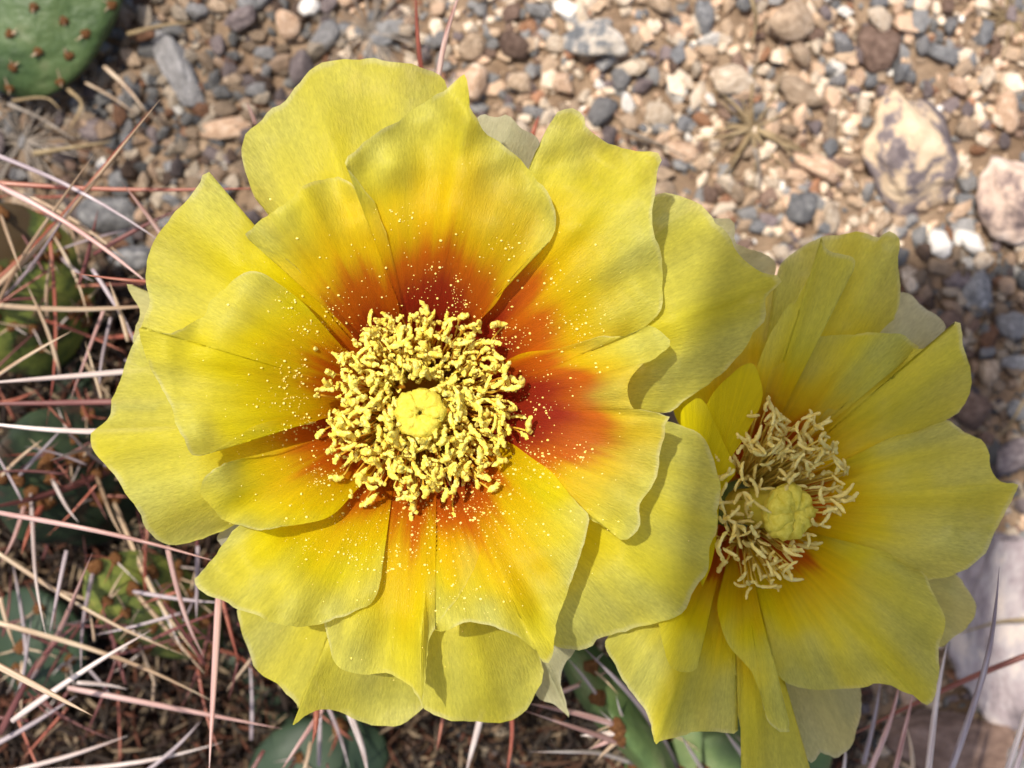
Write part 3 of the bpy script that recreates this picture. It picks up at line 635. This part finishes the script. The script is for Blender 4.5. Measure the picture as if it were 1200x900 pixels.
# --- style and stigma lobes
def style(root, base, top, r0, r1, mat):
    pts = [base.lerp(top, t) for t in (0, .2, .45, .7, .9, 1)]
    V, F = tube(pts, [r0 * .9, r0, r0 * 1.15, r0 * 1.05, r0 * .9, r1], 16)
    return mesh_obj('style', mesh_from('style', [v - base for v in V], F), mat, root, Matrix.Translation(base))
def lobe_mesh(seed, L_, w, h):
    v, f = ico(3); rnd = random.Random(seed); V = []
    for q in v:
        x = (q[0] + 1) / 2
        wd = w * (0.42 + 0.75 * x) * (1 if x < .8 else 1 - (x - .8) * 1.2)
        p = Vector((x * L_, q[1] * wd, q[2] * h * (0.75 + .25 * x) - 0.25 * h * x * x))
        n_ = noise.noise(Vector((q[0] * 7 + seed, q[1] * 7, q[2] * 7))) + .6 * noise.noise(Vector((q[0] * 16 + seed, q[1] * 16, q[2] * 16)))
        V.append(p + Vector(q) * n_ * w * .24)
    return mesh_from('stigma_lobe', V, f)
def stigma(parent, at, axis, n, L_, w, h, droop, seed):
    ez = axis.normalized(); ex0 = ez.orthogonal().normalized(); ey0 = ez.cross(ex0)
    for k in range(n):
        a = 2 * math.pi * (k + .15 * math.sin(k * 2.4 + seed)) / n
        ex = (ex0 * math.cos(a) + ey0 * math.sin(a)); ex = (ex - ez * droop).normalized()
        ey = ez.cross(ex).normalized(); zz = ex.cross(ey)
        m = Matrix((ex, ey, zz)).transposed().to_4x4()
        mesh_obj('stigma_lobe', lobe_mesh(seed + k, L_ * random.uniform(.92, 1.06), w, h), M['stigma'], parent, Matrix.Translation(at + ex * 0.0003) @ m)
st1 = style(root1, W(492, 484, RIM_Z - 0.0215), W(492, 483, RIM_Z - 0.0052), 0.0019, 0.0022, M['style'])
stigma(st1, W(492, 484, RIM_Z - 0.0040), Vector((0, 0, 1)), 8, 0.0038, 0.0019, 0.0013, 0.14, 3)
st2 = style(root2, W(864, 592, B2Z - 0.0170), W(922, 598, B2Z - 0.0058), 0.0030, 0.0040, M['style'])
stigma(st2, W(932, 601, B2Z - 0.0048), (W(934, 602, B2Z - 0.002) - W(868, 592, B2Z - 0.015)), 9, 0.0052, 0.0025, 0.0033, 0.9, 30)

# --- loose pollen on the large flower's petals
def build_pollen():
    rnd = random.Random(4); V, F = [], []; v0, f0 = ico(1)
    deps = bpy.context.evaluated_depsgraph_get()
    from mathutils.bvhtree import BVHTree
    allv, allf, off = [], [], 0
    for o, P, Z, R, U in surf1:
        vs_ = [v.co.copy() for v in o.data.vertices]; allv += vs_
        allf += [tuple(i + off for i in p.vertices) for p in o.data.polygons]; off += len(vs_)
    bvh = BVHTree.FromPolygons(allv, allf); eye = Vector((0, 0, CAM_Z)); n = 0
    clumps = [(rnd.uniform(0, 6.283), rnd.uniform(120, 240)) for _ in range(34)]
    for k in range(1900):
        if k < 800:
            ca, cr = clumps[k % 34]; a = ca + rnd.gauss(0, .05); r = cr + rnd.gauss(0, 11)
        elif k < 1250: a = rnd.gauss(1.25, .55); r = 100 + abs(rnd.gauss(0, 70))      # more has dropped on the lower petals
        else: a = rnd.uniform(0, 6.283); r = 110 + abs(rnd.gauss(0, 75))
        x, y = C1[0] + r * math.cos(a), C1[1] + r * math.sin(a)
        d = (W(x, y, RIM_Z) - eye).normalized()
        hit = bvh.ray_cast(eye, d)
        if hit[0] is None: continue
        s = rnd.choice([.045, .055, .06, .07, .08, .08, .10, .13, .19]) * 1e-3
        p = hit[0] - d * s * .5; off2 = len(V)
        sc = Vector((rnd.uniform(.8, 1.5), rnd.uniform(.7, 1.2), rnd.uniform(.7, 1.1)))
        V += [p + Vector((q[0] * sc.x, q[1] * sc.y, q[2] * sc.z)) * s for q in v0]; F += [tuple(i + off2 for i in f) for f in f0]
    o = mesh_obj('pollen', mesh_from('pollen', V, F), M['pollen'], root1); o['kind'] = 'stuff'
build_pollen()

# --- receptacle under each flower (green, scaly, tapering to the pad)
def ovary(root, top, bottom, r_top, r_bot):
    n = 9; pts = [bottom.lerp(top, k / (n - 1)) for k in range(n)]
    rad = [r_bot + (r_top - r_bot) * (k / (n - 1)) ** 1.4 for k in range(n)]
    V, F = tube(pts, rad, 18)
    V = [v + Vector((noise.noise(v * 300), noise.noise(v * 300 + Vector((4, 4, 4))), 0)) * .0008 for v in V]
    mesh_obj('ovary', mesh_from('ovary', [v - bottom for v in V], F), M['pad'], root, Matrix.Translation(bottom))
def floral_cup(root, C, bowl, rmax):
    V, F = [], []; n = 40
    for i, r in enumerate(np.linspace(0.5, rmax, 9)):
        for k in range(n):
            a = 2 * math.pi * k / n; x, y = C[0] + r * math.cos(a), C[1] + r * math.sin(a)
            V.append(W(x, y, float(bowl(np.array([x, y]), np.array(r))) - 0.0016 * 1))
    F = [(i * n + k, i * n + (k + 1) % n, (i + 1) * n + (k + 1) % n, (i + 1) * n + k) for i in range(8) for k in range(n)]
    mesh_obj('floral_cup', mesh_from('floral_cup', V, F), M['cup'], root)
M['cup'] = organic('floral_cup_skin', [(0.3, (0.55, 0.16, 0.01)), (0.7, (0.72, 0.36, 0.02))], 200, .5, .2, .0002, .3, .3)
floral_cup(root1, C1, bowl1, 66); floral_cup(root2, C2, bowl2, 58)
ovary(root1, W(C1[0], C1[1], RIM_Z - 0.0275), W(C1[0], C1[1], 0.058), 0.0085, 0.0060)
ovary(root2, W(C2[0], C2[1], B2Z - 0.0235), W(835, 592, 0.058), 0.0078, 0.0055)

# ------------------------------------------------------------------ prickly pear pads and spines
def pad_mesh(seed):
    v, f = ico(4); V = []
    for q in v:
        x, y, z = q
        w = 1.0 - 0.16 * y * y + 0.10 * y                        # a little wider towards the top
        th = (1 - 0.35 * min(1, (x * x + y * y)))
        n_ = 0.09 * noise.noise((x * 1.8 + seed, y * 1.8, z * 1.8)) + 0.02 * noise.noise((x * 6, y * 6 + seed, z * 6))
        V.append((x * w * (1 + n_), y * (1 + n_), z * th * (1 + 2 * n_)))
    return mesh_from('pad', V, f)
def spine_mesh(bend, seed):
    pts = [Vector((bend * 0.035 * math.sin(math.pi * t), bend * .012 * math.sin(2 * math.pi * t), t)) for t in [k / 9 for k in range(10)]]
    V, F = [], []
    seg = 7; rad = [0.85, 1, .98, .94, .88, .8, .68, .5, .27, .03]
    for i, p in enumerate(pts):
        for k in range(seg):
            a = 2 * math.pi * k / seg
            V.append((p.x * 1.0, p.y, p.z, math.cos(a) * rad[i], math.sin(a) * rad[i]))
    F = [(i * seg + k, i * seg + (k + 1) % seg, (i + 1) * seg + (k + 1) % seg, (i + 1) * seg + k) for i in range(9) for k in range(seg)]
    F.append(tuple(range(seg))[::-1])
    return V, F
SPM = {}
def spine(parent, base, tip, w, kind, bend=None, name='spine'):
    """needle from base to tip, w = thickness in metres"""
    if bend is None: bend = rs.choice([-1, -.5, 0, .5, 1])
    Ld = (tip - base); ln = Ld.length
    asp = max(4, round(ln / w / 6) * 6)
    key = (kind, bend, asp)
    if key not in SPM:
        V, F = spine_mesh(bend, 1)
        r = 0.5 / asp
        me = mesh_from('spine', [(x + cx * r, y + cy * r, z) for x, y, z, cx, cy in V], F); me.materials.append(SP[kind]); SPM[key] = me
    q = Ld.to_track_quat('Z', 'Y').to_matrix().to_4x4()
    return mesh_obj(name, SPM[key], None, parent, Matrix.Translation(base) @ q @ Matrix.Scale(ln, 4))
AREOLE = None
def areole(parent, p, r):
    global AREOLE
    if AREOLE is None:
        v, f = ico(2)
        AREOLE = mesh_from('areole', [Vector(q) * (1 + .55 * noise.noise(Vector(q) * 4.5)) for q in v], f); AREOLE.materials.append(M['areole'])
    return mesh_obj('areole', AREOLE, None, parent, Matrix.Translation(p) @ Matrix.Rotation(rs.uniform(0, 6), 4, 'Z') @ Matrix.Diagonal((r, r, r * .9, 1)))
def pad(root, px, py, z, rx, ry, thick, rot, tiltx, tilty, mat, seed, na=0):
    """pad centred on the pixel at height z; rx, ry in metres; returns object and a surface sampler"""
    m = Matrix.Translation(W(px, py, z)) @ Matrix.Rotation(math.radians(rot), 4, 'Z') @ Matrix.Rotation(math.radians(tiltx), 4, 'X') @ Matrix.Rotation(math.radians(tilty), 4, 'Y') @ Matrix.Diagonal((rx, ry, thick, 1))
    me = pad_mesh(seed)
    for v in me.vertices: v.co = (v.co.x * rx, v.co.y * ry, v.co.z * thick)
    mm = Matrix.Translation(W(px, py, z)) @ m.to_3x3().normalized().to_4x4()
    return mesh_obj('pad', me, mat, root, mm)
def top_of(o, px, py):
    """where the sight line through a pixel meets the pad"""
    eye = Vector((0, 0, CAM_Z)); d = (W(px, py, RIM_Z) - eye).normalized()
    inv = world_of(o).inverted()
    from mathutils.bvhtree import BVHTree
    if o.name not in LOC:
        LOC[o.name] = BVHTree.FromPolygons([v.co.copy() for v in o.data.vertices], [tuple(p.vertices) for p in o.data.polygons])
    h = LOC[o.name].ray_cast(inv @ eye, (inv.to_3x3() @ d).normalized())
    return None if h[0] is None else world_of(o) @ h[0]

# the round pad lying at the corner
rootP = empty('prickly_pear', W(25, 5, 0.0), 'flat round green cactus pad with spineless brown areoles on the gravel', 'cactus')
pd = pad(rootP, 22, 2, 0.012, 0.0255, 0.0215, 0.0075, 15, 4, -4, M['pad_deep'], 3)
for ax_, ay_ in [(75,25),(12,40),(130,6),(80,65),(133,46),(15,78),(11,103),(71,96),(40,8),(105,-8),(100,40),(45,60),(-10,20)]:
    p = top_of(pd, ax_, ay_)
    if p is not None:
        areole(pd, p, 0.0011)
        for _ in range(2):
            spine(pd, p, p + Vector((rs.uniform(-1, 1), rs.uniform(-1, 1), rs.uniform(.4, 1))).normalized() * rs.uniform(.002, .0035), .00035, 'tan')
spine(pd, W(122, 78, .014), W(170, 130, .016), .0011, 'tan')
spine(pd, W(100, 97, .010), W(160, 135, .008), .0008, 'tan')

# the plant that carries the flowers
rootC = empty('prickly_pear', W(300, 620, 0.0), 'spiny prickly pear clump with many long pink and white spines under the flowers', 'cactus')
pads = {}
pads['under_main'] = pad(rootC, 480, 520, 0.031, 0.030, 0.034, 0.0085, 15, 80, 0, M['pad'], 5)
pads['under_second'] = pad(rootC, 815, 640, 0.031, 0.028, 0.034, 0.0080, -60, 84, 0, M['pad'], 6)
pads['lime'] = pad(rootC, 18, 345, 0.030, 0.016, 0.024, 0.009, 10, 48, 25, M['pad_lime'], 7)
pads['mid'] = pad(rootC, 95, 560, 0.026, 0.016, 0.026, 0.008, 50, 62, 15, M['pad_old'], 8)
pads['yellow'] = pad(rootC, 190, 715, 0.024, 0.010, 0.026, 0.008, 38, 55, 20, M['pad_lime'], 9)
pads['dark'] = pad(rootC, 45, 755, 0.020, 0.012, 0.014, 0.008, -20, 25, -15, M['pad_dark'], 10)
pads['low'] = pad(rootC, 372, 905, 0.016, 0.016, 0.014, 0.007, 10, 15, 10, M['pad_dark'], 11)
pads['front'] = pad(rootC, 850, 900, 0.028, 0.022, 0.016, 0.008, 8, 12, -12, M['pad'], 12)
pads['edge'] = pad(rootC, 722, 830, 0.040, 0.005, 0.022, 0.016, 36, 0, 0, M['pad'], 13)
# joints between the pads keep the clump in one piece
for a, b in (('under_main', 'mid'), ('mid', 'lime'), ('mid', 'yellow'), ('yellow', 'dark'), ('yellow', 'low'), ('under_main', 'under_second'), ('under_second', 'front'), ('front', 'edge')):
    pa, pb = world_of(pads[a]).translation, world_of(pads[b]).translation
    lo = min(pa.z, pb.z) * .45; pa = Vector((pa.x, pa.y, lo)); pb = Vector((pb.x, pb.y, lo)); mid = (pa + pb) / 2; mid.z = lo * .6
    V, F = tube([pa, mid, pb], [.007, .006, .007], 10)
    mesh_obj('joint', mesh_from('joint', V, F), M['pad_dark'], pads[a])
for k, o in pads.items():
    inv = world_of(o)
    for _ in range({'lime': 16, 'mid': 14, 'yellow': 22, 'dark': 10, 'low': 6, 'front': 8, 'edge': 5}.get(k, 8)):
        c = {'lime': (45, 340), 'mid': (95, 560), 'yellow': (195, 720), 'dark': (55, 755), 'low': (372, 880), 'front': (850, 890), 'edge': (725, 830)}.get(k)
        if not c: continue
        p = top_of(o, c[0] + rs.gauss(0, 42), c[1] + rs.gauss(0, 50))
        if p is not None:
            areole(o, p, rs.uniform(.0010, .0019))
            for _ in range(3):
                spine(o, p, p + Vector((rs.uniform(-1, 1), rs.uniform(-1, 1), rs.uniform(.2, .9))).normalized() * rs.uniform(.004, .010), .0004, rs.choice(['tan', 'red', 'tan', 'white']))
# spines traced: pad, base px, height, tip px, height, thickness px, colour
SPINES = [
 ('lime',(-20,350),.080,(188,116),.090,7.5,'tan'),('lime',(-15,338),.079,(180,124),.088,6,'red'),('lime',(-10,372),.078,(112,178),.084,6,'tan'),('lime',(0,352),.076,(95,225),.080,5,'grey'),
 ('lime',(-30,212),.066,(330,220),.062,6,'red'),('lime',(-20,176),.070,(190,284),.074,6,'grey'),('lime',(-20,208),.076,(185,342),.082,7,'pink'),
 ('lime',(28,226),.060,(150,306),.058,4.5,'tan'),('mid',(205,300),.060,(143,214),.070,6,'pink'),('lime',(110,298),.058,(225,238),.060,6,'dark'),('mid',(215,332),.094,(86,320),.098,6,'red'),
 ('lime',(-25,356),.086,(230,354),.084,8,'tan'),('lime',(-20,452),.070,(84,388),.076,5,'tan'),('mid',(190,432),.070,(-40,451),.076,7,'white'),
 ('mid',(190,470),.064,(-60,474),.070,9,'dark'),('mid',(230,500),.082,(-60,490),.084,8,'white'),('mid',(130,526),.076,(58,540),.078,6,'white'),('mid',(125,545),.074,(70,500),.076,5,'white'),
 ('mid',(150,540),.060,(-30,598),.062,11,'dark'),('mid',(-6,600),.088,(260,660),.090,7,'pink'),('lime',(108,315),.064,(170,430),.060,6,'grey'),('lime',(58,270),.062,(54,500),.058,5,'red'),
 ('lime',(62,275),.060,(104,380),.056,4,'tan'),('lime',(122,362),.054,(82,470),.050,4,'pink'),('lime',(130,372),.052,(116,470),.050,4,'grey'),('mid',(36,575),.074,(54,745),.080,6,'white'),
 ('mid',(78,645),.068,(58,742),.070,5,'grey'),('dark',(30,800),.070,(108,648),.084,9,'pink'),('dark',(0,860),.062,(45,770),.066,8,'dark'),('mid',(-20,636),.066,(222,770),.060,6,'tan'),
 ('dark',(-20,725),.068,(250,822),.058,7,'tan'),('dark',(-25,768),.094,(109,839),.100,8.5,'tan'),('dark',(14,845),.078,(178,738),.076,8,'white'),('yellow',(80,806),.062,(330,854),.066,7,'pink'),
 ('yellow',(257,690),.082,(245,905),.094,9,'pink'),('yellow',(196,640),.072,(240,772),.062,7,'pink'),('yellow',(232,640),.062,(230,730),.056,6,'grey'),('yellow',(260,700),.058,(280,778),.052,6,'red'),
 ('mid',(132,585),.066,(232,770),.056,7,'tan'),('mid',(112,555),.062,(150,640),.058,5,'tan'),('mid',(60,560),.064,(92,612),.062,5,'white'),('mid',(20,560),.060,(75,500),.058,5,'grey'),
 ('mid',(0,560),.062,(50,515),.060,5,'tan'),('mid',(30,590),.058,(0,660),.056,6,'pink'),('mid',(50,590),.056,(25,650),.054,7,'red'),('yellow',(110,665),.058,(95,790),.056,6,'grey'),
 ('yellow',(155,690),.052,(240,790),.050,6,'tan'),('yellow',(170,670),.056,(215,765),.052,5,'white'),('yellow',(250,760),.050,(300,790),.050,6,'red'),('yellow',(300,765),.046,(265,810),.048,6,'tan'),
 ('dark',(-20,880),.060,(90,815),.056,7,'grey'),('dark',(10,905),.056,(150,862),.050,6,'white'),('dark',(40,905),.050,(260,870),.046,6,'white'),('yellow',(170,905),.050,(235,845),.050,6,'grey'),
 ('dark',(90,800),.056,(150,808),.052,6,'white'),('dark',(0,700),.054,(18,760),.052,6,'tan'),('mid',(120,470),.056,(100,400),.060,4,'tan'),('mid',(70,440),.050,(30,330),.058,5,'tan'),
 ('lime',(0,250),.066,(25,320),.070,5,'tan'),('lime',(70,300),.058,(110,330),.056,5,'grey'),('mid',(150,400),.066,(128,330),.068,5,'tan'),
 ('low',(380,828),.070,(328,905),.064,7,'pink'),('low',(371,828),.074,(366,872),.078,6,'red'),('low',(408,832),.066,(432,915),.060,7,'white'),('low',(521,830),.060,(512,880),.058,5,'red'),
 ('under_main',(566,830),.064,(545,910),.058,7,'white'),('under_main',(599,825),.062,(593,910),.056,6,'red'),
 ('edge',(722,850),.062,(618,824),.070,8,'pink'),('edge',(800,908),.068,(612,832),.078,9,'pink'),('edge',(745,896),.058,(620,881),.062,7,'white'),('edge',(702,818),.054,(664,770),.060,5,'white'),
 ('edge',(795,905),.074,(680,755),.072,10,'grey'),('edge',(768,892),.060,(722,815),.064,6,'white'),('edge',(655,812),.050,(715,785),.052,7,'pink'),('edge',(725,858),.056,(680,862),.058,6,'white'),
 ('edge',(725,862),.054,(690,878),.056,6,'pink'),('edge',(728,865),.054,(700,890),.056,5,'tan'),('front',(825,905),.066,(798,862),.070,6,'white'),('front',(878,895),.064,(848,855),.068,6,'white'),
 ('front',(1108,920),.080,(1171,664),.104,9,'grey'),('front',(1086,920),.072,(1112,745),.078,8,'white'),('front',(1014,915),.068,(1056,790),.072,8,'pink'),('front',(1046,915),.068,(1072,805),.072,7,'pink'),
 ('front',(1012,895),.060,(1032,795),.064,6,'grey'),('front',(1225,760),.058,(985,868),.050,7,'red'),('front',(1176,915),.078,(1212,790),.084,9,'white'),('front',(1186,915),.070,(1208,845),.076,8,'grey'),
 ('front',(986,915),.066,(990,870),.070,6,'white'),('front',(1070,915),.054,(1062,850),.056,6,'tan'),
 ('under_main',(496,100),.070,(487,-15),.076,6,'red'),('under_main',(512,105),.076,(543,-20),.086,7.5,'pink'),('under_main',(300,146),.060,(289,120),.064,6,'pink'),
 ('under_main',(620,175),.050,(632,135),.054,6,'red'),('under_main',(235,330),.070,(190,258),.074,4,'pink'),
]
for pk, b, zb, t, zt, w, kind in SPINES:
    zm = (zb + zt) / 2; bp_ = W(b[0], b[1], zb)
    for q in (top_of(o_, b[0], b[1]) for o_ in list(pads.values())[2:]):
        if q is not None and q.z > .012 and abs(q.z - zb) < .05:
            bp_ = q; areole(pads[pk], q, .0016); break                 # grows out of the pad's skin
    spine(pads[pk], bp_, W(t[0], t[1], zt), w * pxs(zm) * 0.98, kind)
# shorter background spines deep in the clump
for k in range(120):
    pk = rs.choice(['lime', 'mid', 'mid', 'yellow', 'yellow', 'dark', 'dark', 'low'])
    cx, cy = {'lime': (40, 340), 'mid': (80, 540), 'yellow': (190, 720), 'dark': (60, 780), 'low': (360, 880)}[pk]
    bx, by = cx + rs.gauss(0, 60), cy + rs.gauss(0, 55); a = rs.uniform(0, 6.283); ln = rs.uniform(40, 120)
    z = rs.uniform(.024, .056)
    tx, ty = bx + ln * math.cos(a), by + ln * math.sin(a)
    spine(pads[pk], W(bx, by, z), W(tx, ty, z + rs.uniform(-.006, .012)), rs.uniform(2.6, 5.0) * pxs(z), rs.choice(['tan', 'dark', 'dark', 'dark', 'red', 'red', 'grey']))

# ------------------------------------------------------------------ dry grass, straws, litter
def blade(name, pts, w, mat, parent=None):
    n = len(pts); V, F = tube(pts, [w * (1 - .75 * i / (n - 1)) for i in range(n)], 5)
    return mesh_obj(name, mesh_from(name, V, F), mat, parent)
def tuft(px, py, n, ln, label, mat, spread=1.0, w=.0003):
    p0 = W(px, py, .001); r = empty('grass_tuft', p0, label, 'dry grass')
    for k in range(n):
        a = rs.uniform(0, 6.283); l = ln * rs.uniform(.5, 1.1); up = rs.uniform(.1, .7)
        d = Vector((math.cos(a), math.sin(a), 0)) * spread; side = Vector((-d.y, d.x, 0)) * rs.uniform(-.3, .3)
        blade('blade', [p0 + (d * t + side * t * t) * l + Vector((0, 0, l * up * t * (1 - .6 * t) + .0005)) for t in (0, .25, .5, .75, 1)], w * rs.uniform(.7, 1.3), mat, r)
tuft(882, 150, 24, .014, 'straw-coloured dry grass tuft in the gravel', M['straw'], w=.00055)
tuft(435, 40, 46, .016, 'grey dry fibre tuft behind the large flower', M['fibre'])
tuft(1180, 22, 22, .012, 'pale dry grass tuft above the pinkish cream rock', M['straw'], w=.0005)
tuft(28, 165, 34, .020, 'thin brown fibre tuft below the round green pad', M['fibre'])
def straw(pts, z, w, label, mat=None):
    P = resample(pts, 10); V = [W(p[0], p[1], z + .0006 * math.sin(i)) for i, p in enumerate(P)]
    o = blade('straw', V, w, mat or M['straw']); tag(o, label, 'straw')
straw([(1200,470),(1182,500),(1165,515)], .008, .0005, 'thin straw beside the purple-brown stone')
straw([(1205,726),(1170,729),(1125,742)], .0135, .0006, 'pale bent straw lying on the pinkish grey slab')
straw([(730,152),(770,168),(805,185)], .006, .0005, 'dark dry stalk lying on the open gravel', M['fibre'])
straw([(10,122),(50,140),(88,165)], .012, .0005, 'brown dry stalk below the round green pad', M['fibre'])
straw([(40,180),(90,172),(130,166)], .014, .0008, 'thick straw beside the crossing spines')
straw([(15,118),(55,115),(72,130)], .012, .0005, 'curled straw under the round green pad')
straw([(80,105),(96,122),(82,150)], .012, .0006, 'curved straw hanging from the round green pad')
straw([(150,40),(190,30),(225,26)], .008, .0007, 'short straw between the pad and the grey stone')
straw([(880,-5),(886,25),(878,62)], .010, .0007, 'upright straw beside the flat-faced tan rock')
straw([(884,175),(890,200),(888,225)], .006, .0005, 'thin straw below the dry grass tuft', M['fibre'])
def build_litter():
    rnd = random.Random(8); V, F, C = [], [], []
    for k in range(9000):
        if rnd.random() < .8: px, py = rnd.uniform(-30, 330), rnd.uniform(330, 930)
        else: px, py = rnd.uniform(300, 1000), rnd.uniform(800, 930)
        p = W(px, py, rnd.uniform(.001, .016)); a = rnd.uniform(0, 6.283); l = rnd.uniform(.002, .009)
        d = Vector((math.cos(a), math.sin(a), rnd.uniform(-.15, .25))) * l; w = rnd.uniform(.00015, .0006)
        v, f = tube([p, p + d * .5 + Vector((0, 0, rnd.uniform(0, .001))), p + d], [w, w, w * .5], 5); o = len(V)
        V += v; F += [tuple(i + o for i in q) for q in f]
        c = rnd.choice([(.075, .036, .02), (.035, .02, .014), (.11, .07, .04), (.22, .16, .10), (.04, .03, .022), (.10, .036, .02), (.028, .018, .013), (.025, .016, .012), (.03, .02, .014)])  # litter browns deepened, painting in some of the clump's shade
        C += [(*c, 1)] * len(v)
    me = mesh_from('plant_litter', V, F)
    at = me.color_attributes.new('grain', 'FLOAT_COLOR', 'POINT'); at.data.foreach_set('color', np.array(C, np.float32).ravel())
    tag(mesh_obj('plant_litter', me, M['litter']), 'brown dry plant litter under the spiny clump', 'litter', None, 'stuff')
build_litter()

# ------------------------------------------------------------------ unseen phone, inferred from its shadow, sized and placed to shade the right side
def build_phone():
    # placed so its shadow starts over the large flower's rightmost petals
    h = CAM_Z + 0.08
    k = (h - RIM_Z) / SUN_VEC.z
    cx, cy = 0.0540 + SUN_VEC.x * k, 0.000 + SUN_VEC.y * k
    r = empty('phone', (cx, cy, h), 'unseen black phone held flat high above the two flowers', 'phone')
    def slab(name, sx, sy, z0, z1, rad, mat, par, ox=0, oy=0):
        bm = bmesh.new(); pts = []
        for qx, qy, a0 in ((1, 1, 0), (-1, 1, 90), (-1, -1, 180), (1, -1, 270)):
            for k_ in range(7):
                a = math.radians(a0 + 15 * k_); pts.append((ox + qx * (sx / 2 - rad) + rad * math.cos(a), oy + qy * (sy / 2 - rad) + rad * math.sin(a)))
        lo_ = [bm.verts.new((x, y, z0)) for x, y in pts]; hi_ = [bm.verts.new((x, y, z1)) for x, y in pts]
        bm.faces.new(hi_); bm.faces.new(lo_[::-1])
        for i in range(len(pts)): j = (i + 1) % len(pts); bm.faces.new((lo_[i], lo_[j], hi_[j], hi_[i]))
        me = bpy.data.meshes.new(name); bm.to_mesh(me); bm.free()
        return mesh_obj(name, me, mat, par, Matrix.Translation(Vector((cx, cy, h))) @ Matrix.Rotation(math.radians(83), 4, 'Z'))
    blk = organic('phone_case', [(0.3, (.012, .012, .014)), (0.7, (.02, .02, .022))], 300, .5, .1, .0001)
    gl = organic('phone_glass', [(0.3, (.008, .008, .01)), (0.7, (.012, .012, .015))], 300, .08, 0, .0001, .5)
    slab('case', .122, .058, .0022, .011, .010, blk, r)
    slab('screen', .112, .050, .0111, .0113, .008, gl, r)
    slab('camera_bump', .030, .030, .0002, .0021, .007, gl, r, -.042, .010)
build_phone()
